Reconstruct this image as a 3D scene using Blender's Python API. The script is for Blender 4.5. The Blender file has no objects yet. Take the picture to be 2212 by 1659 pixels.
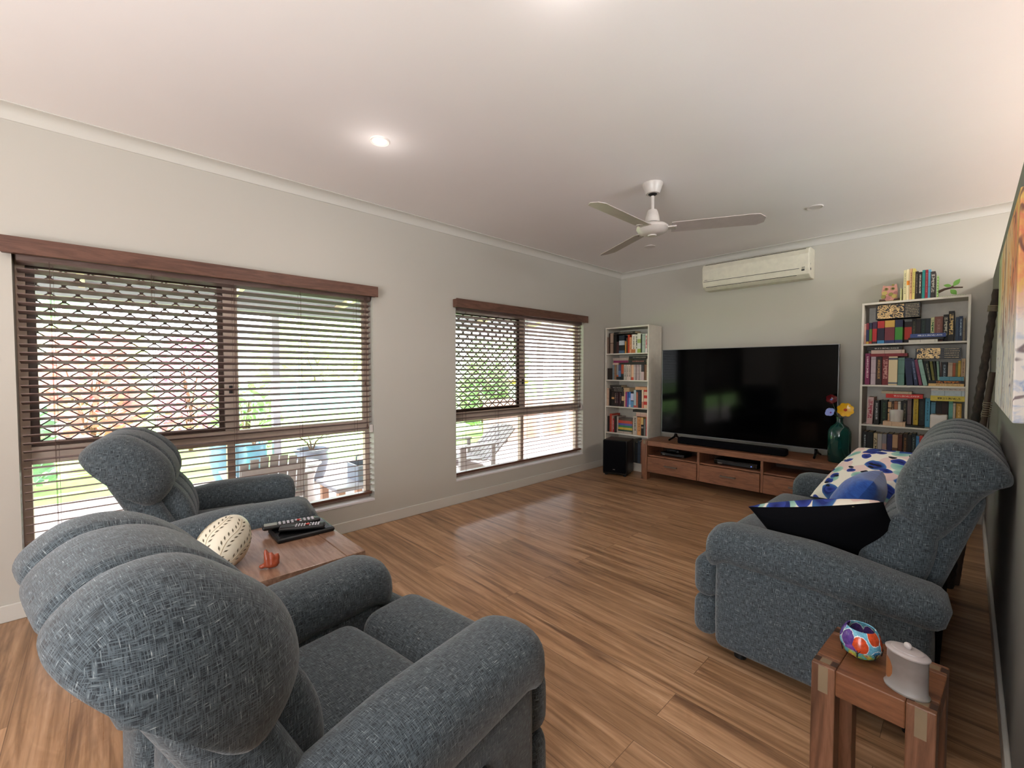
import bpy, bmesh, math, random
from mathutils import Vector, Matrix, noise as mnoise
random.seed(7)
PI = math.pi
scene = bpy.context.scene
col = scene.collection

# ------------------------------------------------------------------ helpers
def lin(c):
    c /= 255.0
    return c / 12.92 if c <= 0.04045 else ((c + 0.055) / 1.055) ** 2.4

def hexc(h, k=1.0):
    return tuple(min(1.0, lin(int(h[i:i + 2], 16)) * k) for i in (0, 2, 4)) + (1.0,)

class MB:
    """collects geometry, then links it as ONE mesh object"""
    def __init__(s):
        s.v = []; s.f = []; s.uv = []; s.mi = []
    def face(s, idx, uv=None, mi=0):
        s.f.append(tuple(idx)); s.uv.append(uv); s.mi.append(mi)
    def box(s, x0, x1, y0, y1, z0, z1, mi=0, M=None):
        b = len(s.v)
        P = [(x, y, z) for z in (z0, z1) for y in (y0, y1) for x in (x0, x1)]
        if M is not None: P = [tuple(M @ Vector(p)) for p in P]
        s.v += P
        for q in ((0, 2, 3, 1), (4, 5, 7, 6), (0, 1, 5, 4), (1, 3, 7, 5), (3, 2, 6, 7), (2, 0, 4, 6)):
            s.face([b + i for i in q], None, mi)
        return s
    def loft(s, secs, closed=True, cap=True, mi=0, M=None):
        n = len(secs[0]); b = len(s.v)
        if M is not None: secs = [[tuple(M @ Vector(p)) for p in sec] for sec in secs]
        for sec in secs: s.v += [tuple(p) for p in sec]
        mid = max(secs, key=lambda sc: sum((Vector(sc[i]) - Vector(sc[i - 1])).length for i in range(n)))
        U = [0.0]
        for i in range(n): U.append(U[-1] + (Vector(mid[(i + 1) % n]) - Vector(mid[i])).length)
        T = [0.0]
        for k in range(1, len(secs)):
            c0 = sum((Vector(p) for p in secs[k - 1]), Vector()) / n
            c1 = sum((Vector(p) for p in secs[k]), Vector()) / n
            T.append(T[-1] + (c1 - c0).length)
        for k in range(len(secs) - 1):
            for i in range(n if closed else n - 1):
                j = (i + 1) % n
                s.face((b + k * n + i, b + k * n + j, b + (k + 1) * n + j, b + (k + 1) * n + i),
                       [(U[i], T[k]), (U[i + 1], T[k]), (U[i + 1], T[k + 1]), (U[i], T[k + 1])], mi)
        if cap and closed:
            s.face([b + i for i in range(n)][::-1], None, mi)
            s.face([b + (len(secs) - 1) * n + i for i in range(n)], None, mi)
        return s
    def lathe(s, prof, n=24, c=(0, 0, 0), mi=0, cap=True, M=None):
        secs = [[(c[0] + r * math.cos(2 * PI * i / n), c[1] + r * math.sin(2 * PI * i / n), c[2] + z) for i in range(n)] for r, z in prof]
        return s.loft(secs, True, cap, mi, M)
    def tube(s, pts, r, n=8, mi=0, M=None):
        pts = [Vector(p) for p in pts]; secs = []
        rs = r if isinstance(r, (list, tuple)) else [r] * len(pts)
        for k, p in enumerate(pts):
            d = (pts[min(k + 1, len(pts) - 1)] - pts[max(k - 1, 0)]).normalized()
            a = d.cross(Vector((0, 0, 1)))
            if a.length < 1e-3: a = d.cross(Vector((0, 1, 0)))
            a.normalize(); c = d.cross(a)
            secs.append([tuple(p + rs[k] * (math.cos(2 * PI * i / n) * a - math.sin(2 * PI * i / n) * c)) for i in range(n)])
        return s.loft(secs, True, True, mi, M)
    def prism(s, poly, z0, z1, mi=0, M=None):
        return s.loft([[(x, y, z0) for x, y in poly], [(x, y, z1) for x, y in poly]], True, True, mi, M)
    def rbox(s, c, size, r, crown=0.0, seg=4, mid=4, mi=0, M=None):
        h = [a / 2 for a in size]; r = min([r] + [a * .98 for a in h])
        def axis(a):
            e = [-a + r * (1 - math.cos(PI / 2 * i / seg)) for i in range(seg + 1)]
            m = [-(a - r) + 2 * (a - r) * i / mid for i in range(1, mid)]
            return e + m + [-x for x in e[::-1]]
        key = {}
        def add(p):
            P = list(p)
            inn = [max(-(h[i] - r), min(h[i] - r, P[i])) for i in range(3)]
            d = [P[i] - inn[i] for i in range(3)]; L = math.sqrt(sum(x * x for x in d))
            if L > 1e-9: P = [inn[i] + d[i] / L * r for i in range(3)]
            if crown:
                w = [1 - (P[i] / h[i]) ** 2 for i in range(3)]
                for i in range(3):
                    j, k = (i + 1) % 3, (i + 2) % 3
                    P[i] += crown * max(0, w[j]) * max(0, w[k]) * (P[i] / h[i]) * (h[i] > 0)
            P = tuple(round(P[i] + c[i], 5) for i in range(3))
            if M is not None: P = tuple(M @ Vector(P))
            kx = tuple(round(x, 5) for x in P)
            if kx not in key: key[kx] = len(s.v); s.v.append(P)
            return key[kx]
        A = [axis(a) for a in h]
        for ax in range(3):
            j, k = (ax + 1) % 3, (ax + 2) % 3
            for sg in (-1, 1):
                for a in range(len(A[j]) - 1):
                    for b in range(len(A[k]) - 1):
                        q = []
                        for (aa, bb) in ((a, b), (a + 1, b), (a + 1, b + 1), (a, b + 1)):
                            p = [0, 0, 0]; p[ax] = sg * h[ax]; p[j] = A[j][aa]; p[k] = A[k][bb]
                            q.append(add(p))
                        if sg < 0: q = q[::-1]
                        u = []
                        for i in q:
                            if i not in u: u.append(i)
                        if len(u) > 2: s.face(u, None, mi)
        return s
    def sphere(s, c, r, n=12, m=8, mi=0, sc=(1, 1, 1), M=None):
        secs = []
        for k in range(m + 1):
            t = -PI / 2 + PI * k / m
            rr = max(1e-4, math.cos(t))
            secs.append([(c[0] + sc[0] * r * rr * math.cos(2 * PI * i / n), c[1] + sc[1] * r * rr * math.sin(2 * PI * i / n), c[2] + sc[2] * r * math.sin(t)) for i in range(n)])
        return s.loft(secs, True, True, mi, M)
    def build(s, name, mats, parent=None, loc=(0, 0, 0), rot=(0, 0, 0), smooth=True, bevel=0, sub=0, angle=40, capx=0):
        me = bpy.data.meshes.new(name)
        me.from_pydata(s.v, [], s.f)
        if not isinstance(mats, (list, tuple)): mats = [mats]
        for m in mats: me.materials.append(m)
        uvl = me.uv_layers.new(name='UVMap').data
        for p, uv, mi in zip(me.polygons, s.uv, s.mi):
            p.material_index = mi
            if uv is None or (capx and abs(p.normal.x) > capx):
                n = p.normal; ax = max(range(3), key=lambda i: abs(n[i])); a, b = [(1, 2), (0, 2), (0, 1)][ax]
                for li in p.loop_indices:
                    co = me.vertices[me.loops[li].vertex_index].co
                    uvl[li].uv = (co[a], co[b])
            else:
                for li, t in zip(p.loop_indices, uv): uvl[li].uv = t
        me.validate()
        o = bpy.data.objects.new(name, me); col.objects.link(o)
        bm = bmesh.new(); bm.from_mesh(me)
        bmesh.ops.recalc_face_normals(bm, faces=bm.faces[:]); bm.to_mesh(me); bm.free()
        if smooth:
            me.polygons.foreach_set('use_smooth', [True] * len(me.polygons))
            try: me.set_sharp_from_angle(angle=math.radians(angle))
            except Exception: pass
        if bevel:
            md = o.modifiers.new('bevel', 'BEVEL'); md.width = bevel; md.segments = 2; md.limit_method = 'ANGLE'
            md.harden_normals = False
        if sub:
            md = o.modifiers.new('sub', 'SUBSURF'); md.levels = sub; md.render_levels = sub
        if parent is not None: o.parent = parent
        o.location = loc; o.rotation_euler = rot
        return o

def tag(o, label=None, cat=None, group=None, kind=None):
    if label: o['label'] = label
    if cat: o['category'] = cat
    if group: o['group'] = group
    if kind: o['kind'] = kind
    return o

def thing(name, label, cat, loc=(0, 0, 0), rz=0.0, group=None):
    o = bpy.data.objects.new(name, None); col.objects.link(o)
    o.empty_display_size = .05; o.location = loc; o.rotation_euler = (0, 0, rz)
    return tag(o, label, cat, group)

def copy_tree(o, parent=None):
    c = o.copy(); col.objects.link(c)
    if parent is not None: c.parent = parent
    for ch in list(o.children): copy_tree(ch, c)
    return c

def smoothstep(a, b, x):
    t = max(0.0, min(1.0, (x - a) / (b - a))); return t * t * (3 - 2 * t)

def catmull(P, per=5, closed=True):
    out = []; n = len(P)
    for i in range(n if closed else n - 1):
        p0, p1, p2, p3 = [Vector(P[(i + k) % n] if closed else P[max(0, min(n - 1, i + k))]) for k in (-1, 0, 1, 2)]
        for k in range(per):
            t = k / per
            out.append(tuple(.5 * ((2 * p1) + (p2 - p0) * t + (2 * p0 - 5 * p1 + 4 * p2 - p3) * t * t + (3 * p1 - p0 - 3 * p2 + p3) * t ** 3)))
    if not closed: out.append(tuple(P[-1]))
    return out

# ------------------------------------------------------------------ materials
class NT:
    def __init__(s, name):
        s.m = bpy.data.materials.new(name); s.m.use_nodes = True
        s.t = s.m.node_tree; s.n = s.t.nodes; s.b = s.n['Principled BSDF']; s.out = s.n['Material Output']
    def N(s, typ, **kw):
        nd = s.n.new(typ)
        for k, v in kw.items(): setattr(nd, k, v)
        return nd
    def L(s, a, b): s.t.links.new(a, b)
    def val(s, sock, v):
        if hasattr(v, 'is_linked'): s.L(v, sock)
        else: sock.default_value = v
    def coord(s, kind='Object', scale=(1, 1, 1), rot=(0, 0, 0), loc=(0, 0, 0)):
        tc = s.N('ShaderNodeTexCoord'); mp = s.N('ShaderNodeMapping')
        mp.inputs['Scale'].default_value = scale; mp.inputs['Rotation'].default_value = rot; mp.inputs['Location'].default_value = loc
        s.L(tc.outputs[kind], mp.inputs['Vector']); return mp.outputs['Vector']
    def noise(s, vec, scale=5, detail=4, rough=.55, dist=0):
        nd = s.N('ShaderNodeTexNoise'); s.L(vec, nd.inputs['Vector'])
        nd.inputs['Scale'].default_value = scale; nd.inputs['Detail'].default_value = detail
        nd.inputs['Roughness'].default_value = rough; nd.inputs['Distortion'].default_value = dist
        return nd.outputs['Fac']
    def ramp(s, fac, stops, interp='LINEAR'):
        nd = s.N('ShaderNodeValToRGB'); nd.color_ramp.interpolation = interp
        e = nd.color_ramp.elements
        while len(e) < len(stops): e.new(.5)
        for el, (p, c) in zip(e, stops): el.position = p; el.color = c if len(c) == 4 else tuple(c) + (1,)
        s.L(fac, nd.inputs['Fac']); return nd.outputs['Color']
    def mix(s, a, b, fac=.5, mode='MIX'):
        nd = s.N('ShaderNodeMix', data_type='RGBA', blend_type=mode)
        s.val(nd.inputs[0], fac); s.val(nd.inputs[6], a); s.val(nd.inputs[7], b); return nd.outputs[2]
    def math(s, op, a, b=0.0, c=None):
        nd = s.N('ShaderNodeMath', operation=op); s.val(nd.inputs[0], a); s.val(nd.inputs[1], b)
        if c is not None: s.val(nd.inputs[2], c)
        return nd.outputs[0]
    def sep(s, vec):
        nd = s.N('ShaderNodeSeparateXYZ'); s.L(vec, nd.inputs[0]); return nd.outputs
    def bump(s, h, strength=.3, dist=.01):
        nd = s.N('ShaderNodeBump'); nd.inputs['Strength'].default_value = strength; nd.inputs['Distance'].default_value = dist
        s.L(h, nd.inputs['Height']); s.L(nd.outputs[0], s.b.inputs['Normal'])
    def set(s, color=None, rough=.5, metal=0, spec=None, **kw):
        if color is not None: s.val(s.b.inputs['Base Color'], color)
        s.val(s.b.inputs['Roughness'], rough); s.b.inputs['Metallic'].default_value = metal
        if spec is not None: s.b.inputs['Specular IOR Level'].default_value = spec
        for k, v in kw.items(): s.val(s.b.inputs[k.replace('_', ' ')], v)
        return s.m

def plain(name, h, rough=.5, metal=0, spec=None, var=.06, scale=18, k=1.0):
    t = NT(name); c = hexc(h, k)
    n = t.noise(t.coord('Object'), scale, 3)
    a = tuple(x * (1 - var) for x in c[:3]) + (1,); b = tuple(min(1, x * (1 + var)) for x in c[:3]) + (1,)
    return t.set(t.ramp(n, [(.3, a), (.7, b)]), rough, metal, spec)

def paint(name, h, rough=.7, k=1.0):
    t = NT(name); c = hexc(h, k); co = t.coord('Object')
    n = t.noise(co, 1.2, 3); n2 = t.noise(co, 260, 2)
    a = tuple(x * .97 for x in c[:3]) + (1,)
    t.bump(n2, .06, .002)
    return t.set(t.ramp(n, [(.3, a), (.7, c)]), rough, 0, .3)

def wood(name, base, dark, light, axis='x', rough=.4, scale=1.0, knots=True, spec=.4):
    t = NT(name)
    st = {'x': (1.2, 9, 9), 'y': (9, 1.2, 9), 'z': (9, 9, 1.2)}[axis]
    co = t.coord('Object', tuple(x * scale for x in st))
    n = t.noise(co, 3.2, 7, .62, 1.4); n2 = t.noise(co, 16, 4, .6)
    c = t.ramp(n, [(.2, hexc(dark)), (.45, hexc(base)), (.62, hexc(light)), (.85, hexc(base))])
    c = t.mix(c, t.ramp(n2, [(.3, (.72, .68, .64, 1)), (.6, (1, 1, 1, 1))]), .55, 'MULTIPLY')
    if knots:
        k = t.noise(t.coord('Object', tuple(x * scale * (.55 if x < 2 else .3) for x in st)), 4.5, 2, .4, .4)
        c = t.mix(c, hexc(dark, .6), t.math('MULTIPLY', t.math('SMOOTH_MIN', t.math('MAXIMUM', t.math('SUBTRACT', k, .66), 0.0), 1, .0), 7.0), 'MIX')
    t.bump(n2, .08, .003)
    return t.set(c, rough, 0, spec)

def fabric_mat(name, base, dark, light, k=1.0):
    t = NT(name)
    uv = t.N('ShaderNodeTexCoord').outputs['UV']
    def st(sx, sy, sc):
        mp = t.N('ShaderNodeMapping'); mp.inputs['Scale'].default_value = (sx, sy, 1); t.L(uv, mp.inputs['Vector'])
        return t.noise(mp.outputs['Vector'], sc, 2.5, .6)
    a = st(48, 600, 1.0); b = st(600, 48, 1.0); g = st(900, 900, 1.0); big = st(60, 60, 1.0)
    w = t.math('MAXIMUM', a, b)
    d = t.math('MINIMUM', a, b)
    c = t.ramp(w, [(.46, hexc(dark, k)), (.57, hexc(base, k)), (.655, hexc(base, k * 1.2)), (.74, hexc(light, k))])
    c = t.mix(c, hexc(dark, k * .7), t.ramp(d, [(.24, (1, 1, 1, 1)), (.38, (0, 0, 0, 1))]), 'MIX')
    c = t.mix(c, t.ramp(big, [(.3, (.82, .84, .86, 1)), (.7, (1.0, 1.0, 1.0, 1))]), 1.0, 'MULTIPLY')
    t.bump(t.math('ADD', w, t.math('MULTIPLY', g, .6)), .3, .002)
    return t.set(c, .95, 0, .15, Sheen_Weight=.25, Sheen_Roughness=.5)

def emis(name, h, s):
    t = NT(name); t.set(hexc(h), .5, Emission_Color=hexc(h), Emission_Strength=s)
    n = t.noise(t.coord('Object'), 30, 1); t.val(t.b.inputs['Emission Strength'], t.math('MULTIPLY_ADD', n, s * .05, s))
    return t.m

def pane_mat(name, tint=(1, 1, 1, 1), refl=.06):
    t = NT(name); tr = t.N('ShaderNodeBsdfTransparent'); gl = t.N('ShaderNodeBsdfGlossy'); mx = t.N('ShaderNodeMixShader')
    tr.inputs[0].default_value = tint; gl.inputs['Roughness'].default_value = .02
    fr = t.N('ShaderNodeFresnel'); fr.inputs[0].default_value = 1.45
    t.L(t.math('MULTIPLY', fr.outputs[0], refl / .06), mx.inputs[0]); t.L(tr.outputs[0], mx.inputs[1]); t.L(gl.outputs[0], mx.inputs[2])
    t.L(mx.outputs[0], t.out.inputs['Surface']); return t.m

def backlit(t):  # translucent share that imitates glare on the slats
    tl = t.nodes.new('ShaderNodeBsdfTranslucent'); tl.inputs[0].default_value = (.50, .40, .38, 1)
    mx = t.nodes.new('ShaderNodeMixShader'); mx.inputs[0].default_value = .22
    return tl, mx

M = {}
M['wall'] = paint('wall_paint', 'bdb9b0')
M['wall_back'] = paint('wall_back_paint', 'c1bdb2')
M['ceil'] = paint('ceiling_paint', 'f2edeb', .8)
M['trim'] = paint('trim_paint', 'cbc8c0', .45)
M['reveal'] = paint('reveal_paint', 'e4e0e2', .5)
M['fabric'] = fabric_mat('woven_grey_fabric', '525b60', '252a2f', 'b0b6b4')
M['blind'] = wood('blind_walnut', '5e3f33', '3f2820', '6d4b3d', 'y', .42, 1, False)
M['slat'] = wood('slat_walnut_glare', '836c66', '6a5650', '927e78', 'y', .4, 1, False)  # lighter than the rails: window glare put into the slat colour
(lambda m: (lambda t, b, o: [t.links.new(x, y) for x, y in (lambda tl, mx: ((b.outputs[0], mx.inputs[1]), (tl.outputs[0], mx.inputs[2]), (mx.outputs[0], o.inputs['Surface'])))(*backlit(t))])(m.node_tree, m.node_tree.nodes['Principled BSDF'], m.node_tree.nodes['Material Output']))(M['slat'])
M['cord'] = plain('cord_brown', '5a4038', .8)
M['frame'] = plain('almond_aluminium', 'cdbaaa', .5)
M['bronze'] = plain('bronze_aluminium', '4a342c', .45)
M['pane'] = pane_mat('window_pane')
M['white'] = plain('white_melamine', 'd8d2c6', .5)
M['whitegloss'] = plain('white_enamel', 'cfc8c2', .3)
M['acwhite'] = plain('warm_white_plastic', 'e2ddca', .4)
M['black'] = plain('black_plastic', '0c0c0e', .45)
M['blackgloss'] = plain('gloss_black', '070709', .12)
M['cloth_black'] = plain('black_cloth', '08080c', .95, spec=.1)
M['darkgrey'] = plain('dark_grey_plastic', '1c1d1f', .6)
M['acacia'] = wood('acacia_wood', '80563f', '4a2c1f', '946549', 'x', .42)
M['acacia_z'] = wood('acacia_wood_upright', '80563f', '4a2c1f', '946549', 'z', .42)
M['acacia_y'] = wood('acacia_wood_deep', '80563f', '4a2c1f', '946549', 'y', .42)
M['stool'] = wood('stool_wood', '73492f', '47291a', '845639', 'x', .4)
M['stool_z'] = wood('stool_wood_upright', '75503a', '4a2f20', '835b45', 'z', .4)
M['inlay'] = plain('pale_inlay', '806e56', .45)
M['inlay_dark'] = plain('dark_inlay', '3a2417', .45)
M['lamptop'] = wood('lamp_table_wood', '80614f', '5e4536', '92735f', 'x', .22, 1, False, .5)
M['steel'] = plain('brushed_steel', '9a948c', .35, .8)
M['wall_shaded'] = paint('partition_paint_shaded', '82807b')  # wall colour darkened to carry the shade behind the sofa
M['bezel'] = plain('bezel_metal', '77777c', .35, .3)
M['pewter'] = plain('pewter_handle', '6e6258', .4, .5)
M['screen'] = plain('tv_screen', '020203', .08, 0, .12, .02)
M['paper'] = plain('page_paper', 'cdbb98', .9)

def tv_floor():
    t = NT('hybrid_plank_floor')
    tc = t.N('ShaderNodeTexCoord'); P = tc.outputs['Object']
    br = t.N('ShaderNodeTexBrick'); t.L(P, br.inputs['Vector'])
    br.offset = .37; br.offset_frequency = 2; br.squash = 1
    for k, v in (('Scale', 1.0), ('Mortar Size', .0012), ('Mortar Smooth', .3), ('Bias', 0.0), ('Brick Width', 1.52), ('Row Height', .152)):
        br.inputs[k].default_value = v
    br.inputs['Color1'].default_value = (0, 0, 0, 1); br.inputs['Color2'].default_value = (1, 1, 1, 1); br.inputs['Mortar'].default_value = (.5, .5, .5, 1)
    cid = br.outputs['Color']; mort = br.outputs['Fac']
    vm = t.N('ShaderNodeVectorMath', operation='MULTIPLY_ADD')
    t.L(cid, vm.inputs[0]); vm.inputs[1].default_value = (7.3, 3.1, 5.7); t.L(P, vm.inputs[2])
    def st(sx, sy, sc, det, dist):
        mp = t.N('ShaderNodeMapping'); mp.inputs['Scale'].default_value = (sx, sy, 1); t.L(vm.outputs[0], mp.inputs['Vector'])
        return t.noise(mp.outputs['Vector'], sc, det, .6, dist)
    g1 = st(.9, 15, 1.6, 7, 1.0); g2 = st(1.6, 60, 1.5, 4, .3); g3 = st(.8, 9, 1.0, 4, .9); fig = st(1.4, 6, 1.2, 2, 2.2)
    c = t.ramp(g1, [(.25, hexc('745740')), (.42, hexc('a37e5d')), (.55, hexc('bb9471')), (.7, hexc('cca786')), (.85, hexc('ad8564'))])
    c = t.mix(c, t.ramp(g2, [(.3, (.66, .60, .56, 1)), (.55, (1, 1, 1, 1))]), .6, 'MULTIPLY')
    c = t.mix(c, hexc('4a2f20'), t.ramp(g3, [(.56, (0, 0, 0, 1)), (.70, (.7, .7, .7, 1))]), 'MIX')
    c = t.mix(c, t.ramp(fig, [(.4, (.86, .83, .8, 1)), (.5, (1, 1, 1, 1)), (.56, (.9, .87, .84, 1)), (.62, (1, 1, 1, 1))]), .7, 'MULTIPLY')
    tone = t.ramp(cid, [(0, (.88, .86, .84, 1)), (1, (1.06, 1.04, 1.02, 1))])
    c = t.mix(c, tone, 1.0, 'MULTIPLY')
    c = t.mix(c, hexc('4d3423'), t.math('MULTIPLY', mort, .7), 'MIX')
    t.bump(t.math('SUBTRACT', t.math('MULTIPLY', g2, .25), mort), .12, .004)
    return t.set(c, t.math('MULTIPLY_ADD', g2, .12, .24), 0, .5)
M['floor'] = tv_floor()
# ------------------------------------------------------------------ camera
def make_camera():
    F, PX, PY = 937.0, 1106.0, 829.5
    cd = bpy.data.cameras.new('camera'); cam = bpy.data.objects.new('camera', cd); col.objects.link(cam)
    cd.sensor_width = 36; cd.lens = 36 * F / 2212; cd.clip_start = .02; cd.clip_end = 300
    p = math.atan2(31, F); up = Vector((0, -math.cos(p), -math.sin(p)))       # camera space: right, down, forward
    yd = Vector((2093 - PX, 798 - PY, F)).normalized(); yd = (yd - up * yd.dot(up)).normalized()
    xd = yd.cross(up)
    R = Matrix(((xd[0], -xd[1], -xd[2]), (yd[0], -yd[1], -yd[2]), (up[0], -up[1], -up[2])))
    cam.matrix_world = Matrix.Translation((3.2166, -5.0610, 1.2335)) @ R.to_4x4()
    scene.camera = cam
make_camera()

# ------------------------------------------------------------------ room shell
H = 2.5; PW = 3.33; PT = 1.953
XR, YF = 7.0, -8.0
W1 = (-5.36, -3.505, .205, 1.82); W2 = (-2.71, -.815, .21, 1.82)

def struct(o, label=None):
    o['kind'] = 'structure'
    if label: o['label'] = label
    return o
mb = MB(); mb.box(-.12, XR, YF, .12, -.12, 0); struct(mb.build('floor', M['floor'], smooth=False), 'brown timber plank floor')
mb = MB(); mb.box(-.12, XR + .12, YF - .12, .12, H, H + .1); struct(mb.build('ceiling', M['ceil'], smooth=False), 'pale plaster ceiling')
mb = MB()
ys = [YF, W1[0], W1[1], W2[0], W2[1], 0.12]
for i in range(5):
    if i in (1, 3):
        w = W1 if i == 1 else W2
        mb.box(-.13, 0, ys[i], ys[i + 1], 0, w[2]); mb.box(-.13, 0, ys[i], ys[i + 1], w[3], H)
    else: mb.box(-.13, 0, ys[i], ys[i + 1], 0, H)
struct(mb.build('wall_left', M['wall'], smooth=False), 'pale wall with two windows')
mb = MB(); mb.box(0, XR, 0, .12, 0, H); struct(mb.build('wall_back', M['wall_back'], smooth=False), 'pale wall behind the television')
mb = MB(); mb.box(PW, PW + .1, -5.6, 0, 0, PT); struct(mb.build('wall_right', M['wall_shaded'], smooth=False, bevel=.004), 'low partition wall behind the sofa')
# far sides of the open plan space, out of the picture: wide glazed openings let the daylight in
mb = MB()
for a, b, c, d in ((0, 2.6, 0, H), (2.6, 4.4, 2.1, H), (4.4, XR, 0, H)): mb.box(a, b, YF - .1, YF, c, d)
struct(mb.build('wall_front', M['wall'], smooth=False))
mb = MB()
for a, b, c, d in ((-8, -4.6, 0, H), (-4.6, -1.8, 2.1, H), (-1.8, .12, 0, H)): mb.box(XR, XR + .1, a, b, c, d)
struct(mb.build('wall_far_right', M['wall'], smooth=False))

def cornice(p0, p1, inward, name):
    # concave cove between wall and ceiling
    d = (Vector(p1) - Vector(p0)); s = .058
    prof = [(0, -s - .006), (.004, -s)] + [(s - s * math.cos(a) * .98 + .002, -s * (1 - math.sin(a)) ) for a in [PI / 2 * k / 6 for k in range(7)]] + [(s + .006, 0), (0, 0)]
    prof = [(0, -.066), (.006, -.064), (.008, -.055)] + [(.008 + .05 * (1 - math.cos(PI / 2 * k / 5)), -.055 + .048 * math.sin(PI / 2 * k / 5)) for k in range(1, 6)] + [(.066, -.005), (.066, 0), (0, 0)]
    iv = Vector(inward)
    secs = [[tuple(Vector(p) + iv * u + Vector((0, 0, H + w))) for u, w in prof] for p in (p0, p1)]
    m = MB(); m.loft(secs, True, True); return struct(m.build(name, M['trim'], angle=25))
cornice((0, YF, 0), (0, 0, 0), (1, 0, 0), 'trim_1'); cornice((0, 0, 0), (XR, 0, 0), (0, -1, 0), 'trim_2')
def skirting(x0, x1, y0, y1, name):
    m = MB(); m.box(x0, x1, y0, y1, 0, .085); struct(m.build(name, M['trim'], smooth=False, bevel=.004))
skirting(0, .014, YF, -.014, 'baseboard_left'); skirting(0, PW, -.014, 0, 'baseboard_back'); skirting(PW - .014, PW, -5.6, -.014, 'baseboard_right')

# ------------------------------------------------------------------ windows, grilles, blinds
def window(n, w, ymul, zt0, zt1, label):
    y0, y1, z0, z1 = w; xf = -.115
    root = bpy.data.objects.new('window_%d' % n, None); col.objects.link(root); struct(root, label)
    root.location = ((xf, (y0 + y1) / 2, z0)); ox, oy, oz = root.location
    def P(name, mat, boxes, bev=.002):
        m = MB()
        for b in boxes: m.box(b[0] - ox, b[1] - ox, b[2] - oy, b[3] - oy, b[4] - oz, b[5] - oz)
        return m.build(name, mat, root, smooth=False, bevel=bev)
    fx0, fx1 = -.13, -.085
    P('window_frame', M['frame'], [(fx0, fx1, y0, y0 + .035, z0, z1), (fx0, fx1, y1 - .035, y1, z0, z1), (fx0, fx1, y0 + .035, y1 - .035, z0, z0 + .05), (fx0, fx1, y0 + .035, y1 - .035, z1 - .04, z1),
                                   (fx0, fx1 + .004, y0 + .035, y1 - .035, zt0, zt1), (fx0, fx1, ymul - .022, ymul + .022, z0 + .05, zt0), (fx0, fx1, ymul - .03, ymul + .035, zt1, z1 - .04)])
    P('fixed_sash', M['frame'], [(-.112, -.09, ymul + .035, ymul + .05, zt1, z1 - .04), (-.112, -.09, y1 - .05, y1 - .035, zt1, z1 - .04)])
    ga, gb, gc, gd = y0 + .035, ymul - .03, zt1, z1 - .04
    P('screen_frame', M['bronze'], [(-.126, -.102, ga, ga + .032, gc, gd), (-.126, -.102, gb - .03, gb, gc, gd), (-.126, -.102, ga + .032, gb - .03, gc, gc + .026), (-.126, -.102, ga + .032, gb - .03, gd - .026, gd)])
    # diamond security grille: crossing diagonal bars with knots at the crossings
    g = MB(); px, pz = .105, .082; a0, a1, b0, b1 = ga + .03, gb - .03, gc + .022, gd - .022
    def bar(p, q):
        (ya, za), (yb, zb) = p, q
        d = Vector((yb - ya, zb - za)); L = d.length
        if L < .004: return
        nrm = Vector((-d.y, d.x)) / L * .003
        s = [[(-.121 - ox, ya + nrm.x - oy, za + nrm.y - oz), (-.112 - ox, ya + nrm.x - oy, za + nrm.y - oz), (-.112 - ox, ya - nrm.x - oy, za - nrm.y - oz), (-.121 - ox, ya - nrm.x - oy, za - nrm.y - oz)],
             [(-.121 - ox, yb + nrm.x - oy, zb + nrm.y - oz), (-.112 - ox, yb + nrm.x - oy, zb + nrm.y - oz), (-.112 - ox, yb - nrm.x - oy, zb - nrm.y - oz), (-.121 - ox, yb - nrm.x - oy, zb - nrm.y - oz)]]
        g.loft(s, True, True)
    sl = pz / px
    for sg in (1, -1):
        k = -60
        while k < 60:
            # z - b0 = sg*sl*(y - a0) + k*pz ; clip to rectangle
            ptsc = []
            for yy in (a0, a1):
                zz = b0 + sg * sl * (yy - a0) + k * pz
                if b0 <= zz <= b1: ptsc.append((yy, zz))
            for zz in (b0, b1):
                yy = a0 + (zz - b0 - k * pz) / (sg * sl)
                if a0 < yy < a1: ptsc.append((yy, zz))
            if len(ptsc) == 2: bar(*ptsc)
            k += 1
    r = 0; zz = b0
    while zz <= b1:
        yy = a0 + (px / 2 if r % 2 else 0)
        while yy <= a1:
            g.box(-.122 - ox, -.111 - ox, yy - .0085 - oy, yy + .0085 - oy, max(b0, zz - .009) - oz, min(b1, zz + .009) - oz); yy += px
        zz += pz / 2; r += 1
    tag(g.build('security_grille', M['bronze'], root, smooth=False), 'bronze diamond grille')
    P('window_catch', M['black'], [(-.085, -.07, ymul - .006, ymul + .012, 1.08, 1.13)])
    for nm, bx in (('window_pane', (ga, gb, gc, gd)), ('window_pane', (ymul + .05, y1 - .05, zt1, gd)), ('window_pane', (ga, ymul - .022, z0 + .05, zt0)), ('window_pane', (ymul + .022, y1 - .035, z0 + .05, zt0))):
        m = MB(); x = -.1 if nm and bx[3] == gd and bx[1] == gb else -.106
        m.v = [(x - ox, bx[0] - oy, bx[2] - oz), (x - ox, bx[1] - oy, bx[2] - oz), (x - ox, bx[1] - oy, bx[3] - oz), (x - ox, bx[0] - oy, bx[3] - oz)]; m.face((0, 1, 2, 3))
        m.build(nm, M['pane'], root, smooth=False)
    P('sill', M['reveal'], [(-.085, .004, y0, y1, z0 - .004, z0 + .012)])
window(1, W1, -4.45, .745, .835, 'large window with a diamond grille on its left sash')
window(2, W2, -1.775, .74, .83, 'second window nearer the television')

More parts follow.
